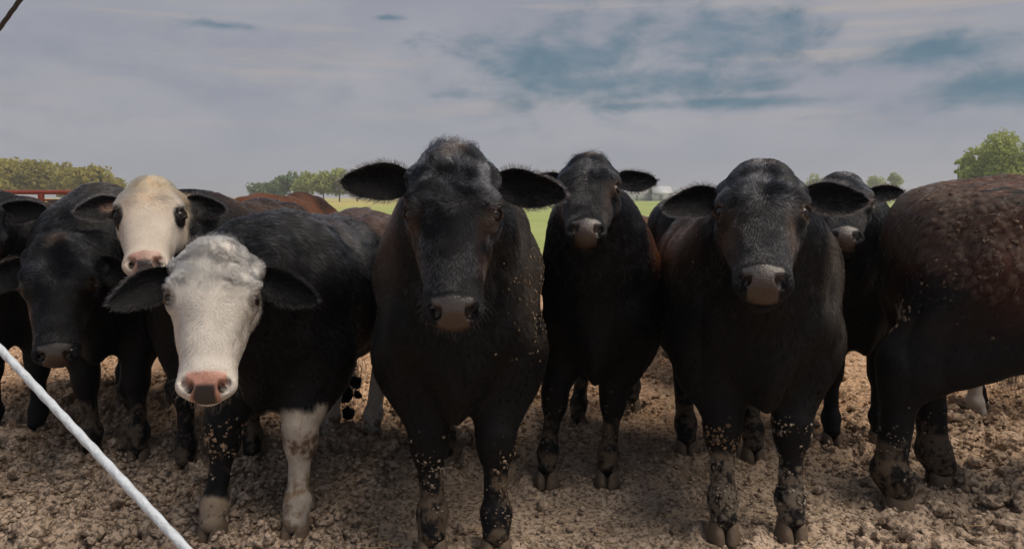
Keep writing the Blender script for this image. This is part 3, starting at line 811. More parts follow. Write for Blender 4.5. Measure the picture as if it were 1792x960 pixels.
# --- black cow behind, between the two
fC = [(.155, 3.10), (.415, 3.10), (.355, 3.86), (.70, 4.22)]
cow('black cow with tousled poll and rusty flank, between two bigger ones',
    chest=(.345, 3.02), yaw=12, S=.97, wide=.84, feet=fC, poll=at(1032, 267, 2.93), head=(-5, 50, -2), hs=.90, face_w=1.0,
    ears=((0, .05, .17), (14, .05, .18)), seed=8, fur=1.1, h=.018, lod=2, tuft=450, tuft_len=.055, curl=.4, tall=.96,
    tint=dict(brown=.75, dust=[((.69, 3.42, 1.0), (.20, .5, .30), (.15, .055, .024), 1.25)], brown_c=(.15, .058, .024), cheek=.8, poll=.8, nose=(.04, .034, .036), legs=[LEGMUD] * 4),
    lumps=[((fC[0][0], fC[0][1], .18), (.1, .1, .2), 84, .008, (0.112, 0.084, 0.063)), ((fC[1][0], fC[1][1], .18), (.1, .1, .2), 84, .008, (0.112, 0.084, 0.063))])
# --- white-faced calf in front, head low
fA = [(-1.065, 2.57), (-.77, 2.57), (-.905, 3.62), (-.70, 3.66)]
W1 = (.55, .50, .44)
cow('white-faced calf with lowered head, black-spotted pink nose and one white foreleg',
    chest=(-.90, 2.60), yaw=8, S=.96, wide=.93, tall=.97, feet=fA, poll=at(378, 420, 2.32), head=(19, 31, -4), hs=.98, face_w=1.06, ftilt=13.0,
    ears=((-24, .02, .20, .1), (-17, .02, .20, .1)), seed=11, fur=1.5, h=.016, lod=2, tuft=350, tuft_len=.05, curl=1.0, head_len=1.4, fclump=.75, frad=1.2, head_fur=1.1, whorl=.23, fringe=.9, whisk=True, leg=1.08,
    tint=dict(brown=.35, dust=[((-.70, 3.05, 1.08), (.30, .35, .22), (.055, .056, .062), .85), ((-.62, 3.7, 1.15), (.35, .45, .25), (.09, .055, .048), .8)], face=(.80, .76, .71), lid=(.10, .065, .05), face_top=(.90, .86, .80), nose=(.42, .22, .17), nose_spot=(.012, .010, .012), rim=(.02, .018, .018),
              legs=[[(-.1, .15, (.45, .36, .27), .8), (.2, .42, MUDC, .12)], [(-.1, .43, W1, 1.4), (.26, .36, (.17, .11, .07), .40), (.0, .22, (.3, .22, .15), .42)],
                    [(-.1, .42, (.55, .50, .44), 1.4), (-.1, .12, MUDC, .5)], [(-.1, .44, (.58, .53, .47), 1.4), (-.1, .14, MUDC, .4)]]),
    tuft_c=(.88, .84, .77),
    lumps=[((fA[0][0], fA[0][1], .34), (.1, .1, .07), 130, .010, (.28, .2, .14)), ((fA[0][0], fA[0][1], .22), (.1, .1, .1), 60, .006, (.3, .26, .22))],
    tail=[at(640, 370, 3.93), at(632, 480, 4.00), at(612, 600, 3.95), at(608, 650, 3.90)],
    clods=[(at(600, 655, 3.86), .030), (at(622, 668, 3.87), .028), (at(605, 690, 3.85), .042), (at(626, 690, 3.88), .026), (at(610, 722, 3.85), .036), (at(596, 672, 3.86), .02), (at(615, 640, 3.88), .022)])
# --- second white-faced animal
fI = [(-1.445, 3.20), (-1.19, 3.32), (-1.50, 4.2), (-1.25, 4.3)]
cow('cow with tan-topped white face and dark eye patches, head high behind the calf',
    chest=(-1.33, 3.12), yaw=-3, S=.97, wide=.9, feet=fI, poll=at(263, 307, 2.98), head=(20, 47, 0), hs=.95, face_w=1.0,
    ears=((-2, .05, .17), (0, .05, .17)), seed=14, fur=1.0, h=.018, lod=2, tuft=250, tuft_len=.02, curl=.25, whorl=.15,
    tint=dict(brown=.5, face=(.74, .66, .58), lid=(.02, .015, .013), face_top=(.66, .45, .26), eye_patch=1, nose=(.33, .2, .165), nose_spot=(.02, .014, .014), ear_in=(.32, .2, .15), legs=[LEGMUD] * 4))
# --- black cow with lowered head at the left
fJ = [(-1.955, 3.36), (-1.735, 3.36), (-2.20, 4.15), (-1.95, 4.2)]
cow('all-black cow hanging its head low, behind the white-faced calf',
    chest=(-1.86, 3.26), yaw=-14, S=1.02, wide=.95, feet=fJ, poll=at(97, 414, 3.02), head=(22, 22, 0), hs=1.02,
    ears=((-22, -.2, .18), (-22, -.2, .18)), seed=17, fur=1.0, h=.018, lod=2, tuft=300, tuft_len=.03,
    tint=dict(brown=.30, dust=[((-1.95, 3.7, 1.18), (.35, .5, .25), (.05, .048, .048), .8)], cheek=.3, poll=.6, legs=[LEGMUD] * 4))
# --- cropped cow at the far left
fK = [(-2.66, 3.72), (-2.43, 3.72), (-2.7, 4.6), (-2.45, 4.6)]
cow('black cow mostly out of frame, showing one raised ear and a dark shoulder',
    chest=(-2.50, 3.55), yaw=-6, S=.98, wide=.95, feet=fK, poll=at(-66, 336, 3.25), head=(20, 25, 0), hs=.98,
    ears=((0, .05, .19), (16, .05, .19)), seed=19, fur=.6, h=.02, lod=1, tuft=200, tint=dict(brown=.3))
# --- head peeping out behind the cow at the right
fF = [(1.585, 3.60), (1.83, 3.62), (1.7, 4.5), (1.95, 4.5)]
cow('black cow peering from behind, its face and one tattered ear by the muddy rump',
    chest=(1.70, 3.52), yaw=6, S=.97, wide=.9, feet=fF, poll=at(1474, 300, 3.32), head=(-20, 52, 0), hs=.88, face_w=1.05,
    ears=((10, .05, .17), (22, .05, .18)), ear_w=.052, seed=23, fur=.9, h=.018, lod=2, tuft=400, tuft_len=.02,
    tint=dict(brown=.3, cheek=.2, poll=.3, nose=(.045, .042, .045)))
# --- big rump at the right edge
fG = [(2.62, 2.75), (2.72, 3.05), tuple(gnd(1554, 874)), tuple(gnd(1630, 834))]
cow('dark brown cow standing side-on, flaking dung caked over its hindquarters, cut by the frame',
    chest=(3.06, 2.80), yaw=-80, S=1.04, wide=1.0, tall=1.0, long=1.0, feet=[fG[0], fG[1], fG[2], fG[3]], poll=(3.45, 2.75, 1.15), head=(70, 30, 0), hs=1.0,
    ears=((0, .05), (0, .05)), seed=27, belly=.06, fur=1.2, h=.018, lod=1, head_fur=.3, tuft=0, leg=1.5,
    tint=dict(brown=.62, dust=[((1.85, 2.75, 1.2), (.35, .4, .25), (.075, .032, .022), .7)], brown_c=(.060, .018, .010), legs=[LEGMUD] * 4, mud=[((1.62, 2.85, 1.12), (.2, .5, .25), (.07, .045, .035), .5)]),
    scales=[((1.74, 2.72, 1.03), (.17, .55, .27), .026)], straight=1,
    lumps=[((1.72, 2.80, 1.0), (.2, .30, .22), 220, .010, (.11, .08, .065)), ((1.49, 2.95, .72), (.08, .1, .06), 160, .013, (.16, .12, .095)), ((2.15, 2.75, .9), (.3, .3, .10), 110, .006, (.12, .09, .075)),
           ((fG[2][0], fG[2][1], .2), (.1, .1, .2), 140, .008, (0.140, 0.119, 0.098)), ((fG[3][0], fG[3][1], .2), (.1, .1, .2), 90, .007, (.18, .15, .12))])
# --- animal beyond it, only a white hind leg and tail switch visible
fH = [(3.2, 4.0), (3.2, 4.3), (2.50, 3.92), (2.66, 4.16)]
cow('calf hidden beyond the brown cow, only a white and tan leg and dark tail showing',
    chest=(3.84, 4.05), yaw=-92, S=.90, wide=.9, feet=fH, poll=(4.1, 4.0, 1.0), head=(80, 30, 0), hs=.9, cat='calf',
    seed=31, fur=.35, h=.022, lod=1, head_fur=.0, tuft=0,
    tint=dict(brown=.4, legs=[None, None, [(-.1, .30, (.62, .56, .50), 1.3), (.28, .50, (.40, .20, .08), 1.3)], None]),
    tail=[(2.52, 4.0, .98), (2.55, 3.93, .70), (2.63, 3.88, .46), (2.65, 3.88, .36)])
# --- backs showing between the others
fE = [(1.22, 5.6), (1.47, 5.6), (1.16, 4.85), (1.42, 4.85)]
cow('rusty brown cow seen as a strip of back between two black cows', chest=(1.35, 5.85), yaw=178, S=.95, feet=[fE[0], fE[1], fE[2], fE[3]], poll=(1.35, 6.3, .9), head=(180, 30, 0),
    seed=35, fur=.7, h=.02, lod=1, head_fur=0, tuft=0, tint=dict(brown=1.2, brown_c=(.17, .065, .028)), lumps=[((1.12, 4.7, 1.12), (.15, .2, .12), 80, .012, (.35, .28, .24))])
fM = [(-1.75, 5.6), (-1.45, 5.6), (-1.80, 4.9), (-1.48, 4.9)]
cow('cow with an orange-brown back rising behind the tan and white face', chest=(-1.60, 5.9), yaw=180, S=1.0, feet=fM, poll=(-1.6, 6.4, .9), head=(180, 30, 0),
    seed=39, fur=.7, h=.02, lod=1, head_fur=0, tuft=0, tint=dict(brown=1.3, brown_c=(.16, .055, .02)))
fL = [(-5.9, 8.6), (-5.9, 8.9), (-4.9, 8.6), (-4.9, 8.9)]
cow('small chestnut cow far off by the red pipe fence', chest=(-5.95, 8.75), yaw=90, S=.93, feet=fL, poll=(-6.4, 8.6, 1.2), head=(-60, 30, 0),
    seed=43, fur=.35, h=.028, lod=1, head_fur=.1, tuft=0, tint=dict(base=(.06, .025, .014), brown=1.3, brown_c=(.22, .08, .035)))

# ------------------------------------------------------------------ ground
def axis(lo, hi, d, far, g=1.10):
    a = list(np.arange(lo, hi, d)); st = d; v = hi
    while v < far: a.append(v); st *= g; v += st
    a.append(far); st = d; v = lo - d; left = []
    while v > -far: left.append(v); st *= g; v -= st
    left.append(-far)
    return np.array(left[::-1] + a)
HOOF_AT = np.array([p for f in (fA, fB, fC, fD, fI, fJ, fK, fF, fG, fH) for p in f])
_r = np.random.default_rng(77)
PRINTS = np.c_[(_r.random(110) * 2 - 1) * 2.6, 2.15 + 2.3 * _r.random(110), _r.random(110) * 6.28]
def ground_h(X, Y):
    h = ground_base(X, Y); near = (Y < 5.5) & (np.abs(X) < 3.4); xi = np.nonzero(near)[0]; x, y = X[xi], Y[xi]; hh = h[xi]
    for (px, py, a) in PRINTS:                                      # old hoof prints: two claws pressed in, a soft rim pushed up
        m = (np.abs(x - px) < .16) & (np.abs(y - py) < .16)
        u = (x[m] - px) * math.cos(a) + (y[m] - py) * math.sin(a); v = -(x[m] - px) * math.sin(a) + (y[m] - py) * math.cos(a)
        d = np.minimum(np.hypot((u - .028) / .026, v / .052), np.hypot((u + .028) / .026, v / .052)); q = 1 - sstep(d, .6, 1.25)
        hh[m] = lerp(hh[m], -.040 + .25 * hh[m], q) + .016 * np.exp(-((d - 1.75) / .45) ** 2)
    for (px, py) in HOOF_AT:                                        # soil squeezed up round the standing hooves
        m = (np.abs(x - px) < .22) & (np.abs(y - py + .03) < .22)
        d = np.hypot(x[m] - px, (y[m] - py + .035))
        hh[m] = hh[m] + .030 * np.exp(-((d - .105) / .035) ** 2) * (.4 + 1.2 * vnoise(np.c_[x[m], y[m], x[m] * 0], 22, 5))
    h[xi] = hh
    return h
def ground_base(X, Y):
    P = np.c_[X, Y, np.zeros(len(X))]
    w = P + .05 * np.c_[vnoise(P, 9, 1), vnoise(P, 9, 2), np.zeros(len(X))]
    n = np.abs(fbm(w, 7, 2, 3) - .5) * 2; m = np.abs(fbm(w, 19, 3, 5, .6) - .5) * 2
    f = fbm(P, 70, 2, 9)
    b = fbm(P, 1.3, 2, 12)
    rough = (.55 + .9 * sstep(fbm(P, 1.1, 2, 21), .42, .62)) * (1 - .5 * (1 - sstep(np.abs(X - .15), .35, .9)) * (1 - sstep(Y, 2.9, 3.6)))
    near = 1 - sstep(np.hypot(X, Y), 9, 14)
    return near * ((b - .5) * .07 + rough * (n * .036 + m * .046 + (f - .5) * .022) - .04)
xs = axis(-3.2, 3.3, .017, 4000, 1.09); ys = axis(1.9, 6.0, .019, 4000, 1.07)
GX, GY = np.meshgrid(xs, ys, indexing='xy')
gx, gy = GX.ravel(), GY.ravel(); gh = ground_h(gx, gy)
nx, ny = len(xs), len(ys)
ii = np.arange(nx * ny).reshape(ny, nx)
GQ = np.stack([ii[:-1, :-1], ii[:-1, 1:], ii[1:, 1:], ii[1:, :-1]], -1).reshape(-1, 4)
def dirt_mat(name='dirt'):
    m, T, b, out = mat(name)
    g = T.node('ShaderNodeNewGeometry'); pos = g.outputs['Position']
    n1 = T.noise(pos, 1.4, 4); n2 = T.noise(pos, 14, 6, .65); n3 = T.noise(pos, 90, 4)
    sx = T.node('ShaderNodeSeparateXYZ'); T.put(sx.inputs[0], pos)
    far = T.ss(T.m('ADD', sx.outputs[1], T.m('MULTIPLY', T.m('SUBTRACT', n1, .5), 2.5)), 2.9, 4.6)   # the yard turns more orange further out
    c = T.mix(T.ss(n1, .35, .65), (.39, .31, .245), (.47, .375, .295))
    c = T.mix(far, c, T.mix(n2, (.40, .26, .165), (.54, .37, .24)))
    c = T.mix(T.ss(n2, .52, .75), c, (.56, .46, .37)); c = T.mix(T.m('MULTIPLY', T.ss(n2, .5, .28), .7), c, (.13, .09, .062))
    c = T.mix(.6, c, T.mix(1.0, c, T.mix(n3, (.35, .35, .35), (1.7, 1.65, 1.6)), 'MULTIPLY'))
    n4 = T.noise(pos, 55, 5, .7)
    c = T.mix(T.m('MULTIPLY', T.ss(n4, .44, .33), .75), c, (.10, .07, .05))  # shade of the gaps between crumbs painted into the pits
    T.put(b.inputs['Base Color'], c); b.inputs['Roughness'].default_value = .95; b.inputs['Specular IOR Level'].default_value = .15
    bn = T.node('ShaderNodeBump'); bn.inputs['Strength'].default_value = .9; bn.inputs['Distance'].default_value = .012
    T.put(bn.inputs['Height'], T.m('ADD', T.m('ADD', T.m('MULTIPLY', n3, .5), n2), T.m('MULTIPLY', T.ss(n4, .33, .5), .9))); T.nt.links.new(bn.outputs[0], b.inputs['Normal'])
    return m
M_DIRT = dirt_mat()
o = bpy.data.objects.new('ground', quads_mesh('ground', np.c_[gx, gy, gh], GQ, M_DIRT)); link(o); tag(o, kind='structure')
# crumbs of dirt: nobody could count them
def clod_field(name, n, smin, smax, base, seed, ymin=2.1, ymax=8.0):
    r = np.random.default_rng(seed)
    Y = ymin * (ymax / ymin) ** r.random(n); X = (r.random(n) * 2 - 1) * (Y * .78 + .15)
    P = np.c_[X, Y, np.zeros(n)]
    keep = r.random(n) < (.25 + .75 * sstep(fbm(P, 1.1, 2, 21), .40, .60) * (.4 + 1.2 * fbm(P, 4, 2, 33)))
    if base is ICO2: keep &= r.random(n) < .22 + .78 * sstep(np.abs(X) / Y, .28, .52)
    keep &= r.random(n) < .45 + .55 * sstep(np.abs(X - .15), .35, .9) + sstep(Y, 2.9, 3.6)
    X, Y = X[keep], Y[keep]; n = len(X)
    size = smin + (smax - smin) * r.random(n) ** 2.6
    P = np.c_[X, Y, ground_h(X, Y) + size * .35]
    N = units(np.c_[r.normal(size=(n, 2)) * .35, np.ones(n)])
    v, t = lumps(P, N, size, .7, base, seed, .2 if base is ICO1 else .13)
    v = v + (np.stack([fbm(v, 60, 2, 5 + k) - .5 for k in range(3)], 1) * .03 if base is ICO2 else 0)
    o = bpy.data.objects.new(name, quads_mesh(name, v, t, M_DIRT, None, False)); link(o); tag(o, kind='stuff'); return o
clod_field('dirt_crumbs', 60000, .003, .018, ICO1, 101)
clod_field('dirt_rubble', 7000, .010, .034, ICO2, 103)

r = np.random.default_rng(55); n = 420
Y = 2.2 * 2.2 ** r.random(n); X = (r.random(n) * 2 - 1) * Y * .75; a = r.random(n) * 6.28; L_ = .02 + .05 * r.random(n)
gz = ground_h(X, Y) + .012; dx, dy = np.cos(a) * L_, np.sin(a) * L_; wx, wy = -np.sin(a) * .0016, np.cos(a) * .0016
up = .012 * r.random(n)
SV = np.stack([np.c_[X - wx, Y - wy, gz], np.c_[X + wx, Y + wy, gz], np.c_[X, Y, gz + .0025], np.c_[X + dx - wx, Y + dy - wy, gz + up], np.c_[X + dx + wx, Y + dy + wy, gz + up], np.c_[X + dx, Y + dy, gz + up + .0025]], 1).reshape(-1, 3)
SQ = (np.array([[0, 1, 4, 3], [1, 2, 5, 4], [2, 0, 3, 5]])[None] + (np.arange(n) * 6)[:, None, None]).reshape(-1, 4)
o = bpy.data.objects.new('straw', quads_mesh('straw', SV, SQ, plain('straw', (.42, .31, .15), .7, .4, 12), None, False)); link(o); tag(o, kind='stuff')

# single big clods
def clod(px, py, s, label, grp, k):
    g = gnd(px, py); n = 1
    v, t = lumps(np.array([[0, 0, s * .38]]), np.array([[.1, 0, 1.]]), np.array([s]), .62, ICO3, k, .0)
    v = v * (1 + .7 * (fbm(v + k, 1.1 / s, 3, k)[:, None] - .5)) + np.stack([fbm(v + k * 3.1, 2.2 / s, 4, 7 + q, .7) - .5 for q in range(3)], 1) * s * 1.25
    o = bpy.data.objects.new('mud_clod', quads_mesh('mud_clod', v, t, M_DIRT, None, False)); link(o)
    o.location = (g[0], g[1], float(ground_h(np.array([g[0]]), np.array([g[1]]))[0])); tag(o, label, 'clod', grp)
rr = random.Random(5)
for k in range(46):
    px, py = 1560 + 240 * rr.random(), 770 + 190 * rr.random() ** .8
    clod(px, py, rr.uniform(.03, .062), 'rough grey clod of dried mud on the churned ground below the dung-caked brown cow', 'mud clods under the brown cow', k)
for k in range(30):
    px, py = 10 + 320 * rr.random(), 850 + 110 * rr.random()
    clod(px, py, rr.uniform(.025, .055), 'rough grey clod of dried mud on the ground below the pale cable', 'mud clods by the cable', 60 + k)
clod(25, 778, .075, 'pale wedge-shaped clod of dry mud lying under the cropped cow', None, 99)

# ------------------------------------------------------------------ grass field beyond the yard
m, T, b, out = mat('field_grass')
pos = T.node('ShaderNodeNewGeometry').outputs['Position']
n1 = T.noise(pos, .06, 4); n2 = T.noise(pos, 2.2, 5)
sx = T.node('ShaderNodeSeparateXYZ'); T.put(sx.inputs[0], pos)
c = T.mix(T.ss(n1, .35, .65), (.24, .31, .11), (.31, .35, .14))
c = T.mix(T.ss(T.m('ADD', sx.outputs[0], T.m('MULTIPLY', n1, 10)), 0, -24), c, (.40, .36, .14))
T.put(b.inputs['Base Color'], T.mix(.5, c, T.mix(1.0, c, T.mix(n2, (.5, .5, .5), (1.45, 1.45, 1.4)), 'MULTIPLY'))); b.inputs['Roughness'].default_value = .9; b.inputs['Specular IOR Level'].default_value = .1
M_GRASS = m
fx = np.linspace(-1, 1, 60); FX, FY = np.meshgrid(fx, 14 * (3500 / 14) ** np.linspace(0, 1, 60), indexing='xy')
fxx, fyy = FX * 0 + FX * (FY * 2.2 + 20), FY
fz = .05 + .06 * fbm(np.c_[fxx.ravel(), fyy.ravel(), fyy.ravel() * 0], .35, 2, 5)
q = np.arange(3600).reshape(60, 60)
o = bpy.data.objects.new('field', quads_mesh('field', np.c_[fxx.ravel(), fyy.ravel(), fz], np.stack([q[:-1, :-1], q[:-1, 1:], q[1:, 1:], q[1:, :-1]], -1).reshape(-1, 4), M_GRASS)); link(o); tag(o, kind='structure')

# ------------------------------------------------------------------ trees
def leaf_mat(name, c1, c2):
    m, T, b, out = mat(name)
    a = T.node('ShaderNodeAttribute', attribute_name='tint')
    c = T.mix(a.outputs['Fac'], c1, c2)
    T.put(b.inputs['Base Color'], c); b.inputs['Roughness'].default_value = .7; b.inputs['Specular IOR Level'].default_value = .2
    tr = T.node('ShaderNodeBsdfTranslucent'); T.put(tr.inputs[0], c); mx = T.node('ShaderNodeMixShader'); mx.inputs[0].default_value = .45
    T.nt.links.new(b.outputs[0], mx.inputs[1]); T.nt.links.new(tr.outputs[0], mx.inputs[2]); T.nt.links.new(mx.outputs[0], out.inputs[0])
    return m
M_LEAF = leaf_mat('leaves_green', (.22, .28, .08), (.48, .52, .19))
M_LEAFY = leaf_mat('leaves_yellow', (.26, .26, .07), (.46, .41, .12))
M_LEAFD = leaf_mat('leaves_blue', (.12, .20, .11), (.25, .34, .18))
M_BARK = plain('bark', (.10, .075, .055), .9, .4, 6, .2, .6)
def crown(hgt, rad, n, seed, leaf, blobs=11, airy=.62):
    r = np.random.default_rng(seed)
    cz = hgt * (.40 + .52 * r.random(blobs)); wr = rad * np.sqrt(np.clip(1 - ((cz / hgt - .62) / .42) ** 2, .08, 1))
    a = r.random(blobs) * 6.28; rr_ = wr * .7 * np.sqrt(r.random(blobs))
    Bc = np.c_[np.cos(a) * rr_, np.sin(a) * rr_, cz]; Br = rad * (.30 + .22 * r.random(blobs))
    k = r.integers(0, blobs, n); d = units(r.normal(size=(n, 3)))
    P = Bc[k] + d * (Br[k] * (airy + (1 - airy) * r.random(n) + .12 * r.normal(size=n)))[:, None]
    P = P[vnoise(P, 1.6 / rad * 2, seed) > .30]; n = len(P)
    u = units(r.normal(size=(n, 3))); v = units(np.cross(u, r.normal(size=(n, 3)))); s = leaf * (.6 + .8 * r.random(n))[:, None]
    V = np.stack([P - u * s, P + v * s * .5, P + u * s, P - v * s * .5], 1).reshape(-1, 3)
    t = np.repeat(np.clip(r.random(n) * .6 + .5 * vnoise(P, 2.5 / rad, seed + 2), 0, 1), 4)
    return V, np.arange(4 * n).reshape(-1, 4), np.repeat(t[:, None], 3, 1)
def trunk_mesh(hgt, rad, seed):
    r = random.Random(seed); V, Q = [], []
    def tube(pts, rads, n=8):
        b = len(V)
        for p, q in zip(pts, rads):
            for k in range(n): V.append((p[0] + q * math.cos(6.28 * k / n), p[1] + q * math.sin(6.28 * k / n), p[2]))
        for i in range(len(pts) - 1):
            for k in range(n): Q.append((b + i * n + k, b + i * n + (k + 1) % n, b + (i + 1) * n + (k + 1) % n, b + (i + 1) * n + k))
    tr = hgt * .022
    tube([(0, 0, -.2), (.1 * tr, 0, hgt * .25), (tr, tr, hgt * .55), (tr * .5, tr, hgt * .85)], [tr * 1.3, tr, tr * .65, tr * .2])
    for k in range(7):
        a = r.random() * 6.28; z = hgt * (.3 + .4 * r.random()); l = rad * (.5 + .35 * r.random())
        tube([(0, 0, z), (math.cos(a) * l * .5, math.sin(a) * l * .5, z + l * .35), (math.cos(a) * l, math.sin(a) * l, z + l * .8)], [tr * .5, tr * .3, tr * .08], 6)
    return np.array(V), np.array(Q)
def tree(name, label, px, dist, top_py, rad, seed, m=None, n=2600, grp=None, leaf=.34, blobs=11):
    p = at(px, HZ, dist); hgt = at(px, top_py, dist)[2]
    root = bpy.data.objects.new(name, None); link(root); root.location = (p[0], dist, 0); tag(root, label, 'tree', grp)
    v, q_, t = crown(hgt, rad, n, seed, leaf, blobs)
    link(bpy.data.objects.new('crown', quads_mesh('crown', v, q_, m or M_LEAF, t, False)), root)
    v, q_ = trunk_mesh(hgt, rad, seed); link(bpy.data.objects.new('trunk', quads_mesh('trunk', v, q_, M_BARK)), root)
tree('broadleaf_tree', 'tall broad green tree at the end of the horizon row, behind the brown back', 1772, 88, 238, 3.4, 1, n=5200, leaf=.24, blobs=16)
tree('broadleaf_tree', 'rounded green tree with gaps in its crown, above the middle of the brown back', 1725, 92, 246, 3.1, 2, n=4600, leaf=.24, blobs=15)
tree('broadleaf_tree', 'lower green tree on the sky-side flank of the tall pair', 1698, 96, 262, 1.9, 3, n=2600, leaf=.24)
tree('sapling', 'thin wispy sapling standing apart beside the tall green trees', 1674, 90, 275, .5, 4, n=220, leaf=.16, blobs=5)
for i, (px, d, ty, r_) in enumerate([(1425, 280, 307, 4.2), (1448, 290, 313, 4.0), (1535, 285, 310, 4.5), (1565, 270, 299, 2.6), (1655, 300, 320, 4.0)]):
    tree('distant_tree', 'small pale green tree on the horizon behind the peering cow', px, d, ty, r_, 20 + i, n=1500, grp='small horizon trees', leaf=.42)
for i, (px, d, ty, r_) in enumerate([(480, 200, 318, 3.4), (508, 195, 309, 3.8), (538, 190, 305, 4.0), (566, 185, 303, 4.2), (594, 185, 304, 4.0), (455, 215, 324, 3.6), (625, 190, 309, 4)]):
    tree('distant_tree', 'bluish green tree in the distant row beyond the calf with the white face', px, d, ty, r_, 40 + i, M_LEAFD if i in (0, 1, 5) else M_LEAF, n=1800, grp='distant row of trees', leaf=.48)
# the yellow-green wood at the left reads as one mass
WV, WQ, WT, o_ = [], [], [], 0
r = random.Random(3)
for i in range(34):
    px = -190 + i * 12 + r.uniform(-4, 4); d = 150 + r.uniform(-8, 22)
    ty = np.interp(px, [-200, 0, 60, 110, 175, 215], [254, 268, 272, 282, 288, 303]) + r.uniform(-2, 4)
    p = at(px, HZ, d); v, q_, t = crown(at(px, ty, d)[2], 3.2, 1300, 200 + i, .42, 9)
    WV.append(v + [p[0], d, -1.0]); WQ.append(q_ + o_); WT.append(t); o_ += len(v)
o = bpy.data.objects.new('woods', quads_mesh('woods', np.concatenate(WV), np.concatenate(WQ), M_LEAFY, np.concatenate(WT), False)); link(o); tag(o, kind='stuff')

# ------------------------------------------------------------------ farm sheds
M_WALL = plain('shed_sheet', (.62, .63, .68), .6, .08, 1.5); M_ROOF = plain('shed_roof', (.42, .45, .48), .5, .1, 1.5); M_DOOR = plain('shed_door', (.25, .25, .28), .6, .1, 2)
def box(x0, x1, y0, y1, z0, z1):
    V = np.array([[x, y, z] for z in (z0, z1) for y in (y0, y1) for x in (x0, x1)], float)
    return V, np.array([[0, 2, 3, 1], [4, 5, 7, 6], [0, 1, 5, 4], [2, 6, 7, 3], [0, 4, 6, 2], [1, 3, 7, 5]])
def shed(label, px0, px1, d, wall, ridge, doors):
    x0, x1 = at(px0, HZ, d)[0], at(px1, HZ, d)[0]
    root = bpy.data.objects.new('farm_shed', None); link(root); root.location = ((x0 + x1) / 2, d, 0); tag(root, label, 'shed')
    w = (x1 - x0) / 2; dp = 8
    v, q_ = box(-w, w, 0, dp, 0, wall); link(bpy.data.objects.new('wall', quads_mesh('wall', v, q_, M_WALL, None, False)), root)
    v = np.array([[-w - .3, -.4, wall - .05], [w + .3, -.4, wall - .05], [w + .3, dp / 2, ridge], [-w - .3, dp / 2, ridge], [w + .3, dp + .4, wall - .05], [-w - .3, dp + .4, wall - .05],
                  [-w - .3, -.4, wall + .12], [w + .3, -.4, wall + .12], [w + .3, dp / 2, ridge + .17], [-w - .3, dp / 2, ridge + .17], [w + .3, dp + .4, wall + .12], [-w - .3, dp + .4, wall + .12]])
    q_ = np.array([[6, 7, 8, 9], [9, 8, 10, 11], [1, 0, 3, 2], [2, 3, 5, 4], [0, 1, 7, 6], [5, 11, 10, 4], [0, 6, 9, 3], [3, 9, 11, 5], [1, 2, 8, 7], [2, 4, 10, 8]])
    link(bpy.data.objects.new('roof', quads_mesh('roof', v, q_, M_ROOF, None, False)), root)
    for (a, b_, hh) in doors:
        v, q_ = box(-w + a * 2 * w, -w + b_ * 2 * w, -.06, .05, .02, hh); link(bpy.data.objects.new('door', quads_mesh('door', v, q_, M_DOOR, None, False)), root)
shed('long pale grey farm shed on the far edge of the green field', 1085, 1136, 230, 2.4, 3.5, [(.15, .3, 2.0), (.55, .62, 1.9)])
shed('small white shed standing clear of the longer grey one on the field edge', 1144, 1176, 225, 2.3, 4.4, [(.3, .5, 1.9)])
tree('distant_tree', 'slim brownish tree between the two pale sheds', 1140, 228, 328, .7, 77, M_LEAFY, n=300, leaf=.3, blobs=5)

# ------------------------------------------------------------------ red pipe fence
M_RED = plain('red_paint', (.20, .045, .032), .5, .35, 8, .4, .2)
def tube(a, b, r_, n=12):
    a, b = np.asarray(a, float), np.asarray(b, float); d = unit(b - a); u = unit(np.cross(d, [.3, .2, .9])); v = np.cross(d, u)
    k = np.arange(n) * 2 * math.pi / n; ring = np.cos(k)[:, None] * u + np.sin(k)[:, None] * v
    V = np.concatenate([a + ring * r_, b + ring * r_]); Q = np.array([[i, (i + 1) % n, n + (i + 1) % n, n + i] for i in range(n)])
    return V, Q
root = bpy.data.objects.new('pipe_fence', None); link(root); root.location = (-8, 11.5, 0); tag(root, 'rust red pipe fence crossing the pasture beyond the herd', 'fence')
for z, rr_ in ((1.275, .034), (1.155, .016), (.85, .02), (.55, .02), (.28, .02)):
    v, q_ = tube((-9, 0, z), (1.55, 0, z), rr_); link(bpy.data.objects.new('rail', quads_mesh('rail', v, q_, M_RED)), root)
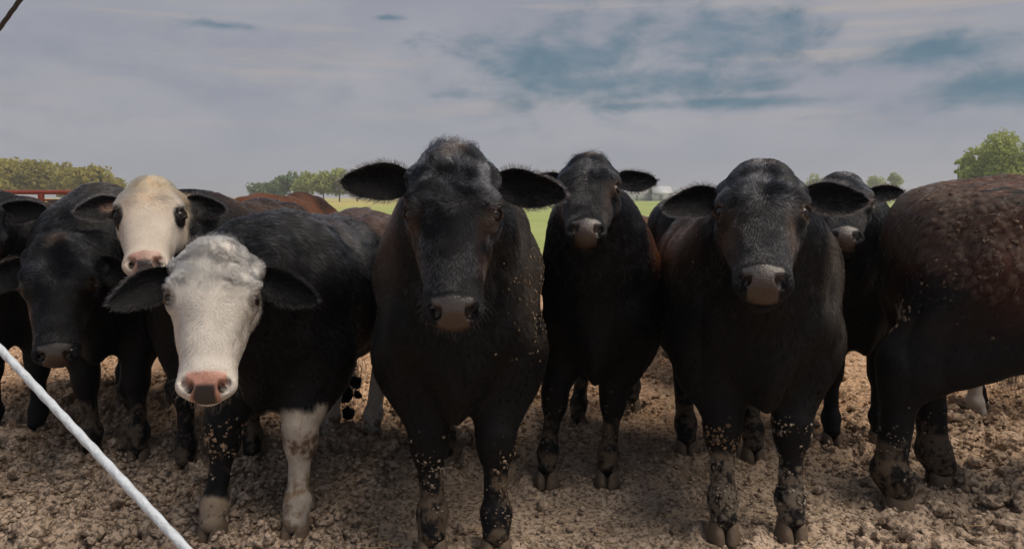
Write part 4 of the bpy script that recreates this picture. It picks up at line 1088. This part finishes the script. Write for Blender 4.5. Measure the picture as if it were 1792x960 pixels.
for x in (-8.1, -5.8, -3.5, 0.75 - 0.0):
    v, q_ = tube((x, .0, -.1), (x, .0, 1.262), .045); link(bpy.data.objects.new('post', quads_mesh('post', v, q_, M_RED)), root)

# ------------------------------------------------------------------ cables near the camera
M_CABLE = plain('galvanised_cable', (.50, .56, .63), .45, .3, 90, .4, .4)
M_WIRE = plain('dark_wire', (.03, .025, .024), .6, .3, 60)
def cable(name, a, b, r_, m_, label):
    c = (a + b) / 2; d = unit(b - a); L = np.linalg.norm(b - a); u = unit(np.cross(d, [0, 0, 1.])); v = np.cross(d, u)
    ns, n = 420, 10; V = []
    tt = np.linspace(-.5, .5, ns)
    ph = np.arange(n) * 2 * math.pi / n
    for t in tt:
        rr_ = r_ * (1 + .07 * np.cos(3 * (ph) - t * L / r_ * .9))
        V.append(t * L * d + (np.cos(ph) * rr_)[:, None] * u + (np.sin(ph) * rr_)[:, None] * v)
    V = np.concatenate(V); i = np.arange(ns * n).reshape(ns, n)
    Q = np.stack([i[:-1], np.roll(i[:-1], -1, 1), np.roll(i[1:], -1, 1), i[1:]], -1).reshape(-1, 4)
    o = bpy.data.objects.new(name, quads_mesh(name, V, Q, m_)); link(o); o.location = c; tag(o, label, 'cable')
cable('steel_cable', at(-160, 438, 1.32), at(520, 1169, .74), .0058, M_CABLE, 'pale thick cable slanting down across the lower corner in front of the cattle')
cable('overhead_wire', at(-120, 214, 1.25), at(120, -117, 1.05), .0032, M_WIRE, 'thin dark wire cutting the upper corner of the sky')

# ------------------------------------------------------------------ the air
v, q_ = box(-700, 700, -60, 1200, -1.6, 14)
m = bpy.data.materials.new('air'); m.use_nodes = True; m.node_tree.nodes.clear(); T = NT(m.node_tree)
out = T.node('ShaderNodeOutputMaterial'); pv = T.node('ShaderNodeVolumePrincipled')
pv.inputs['Color'].default_value = (.92, .95, 1.0, 1); pv.inputs['Density'].default_value = .0009; pv.inputs['Anisotropy'].default_value = .2
m.node_tree.links.new(pv.outputs[0], out.inputs['Volume'])
o = bpy.data.objects.new('haze', quads_mesh('haze', v, q_, m, None, False)); link(o); tag(o, kind='stuff')
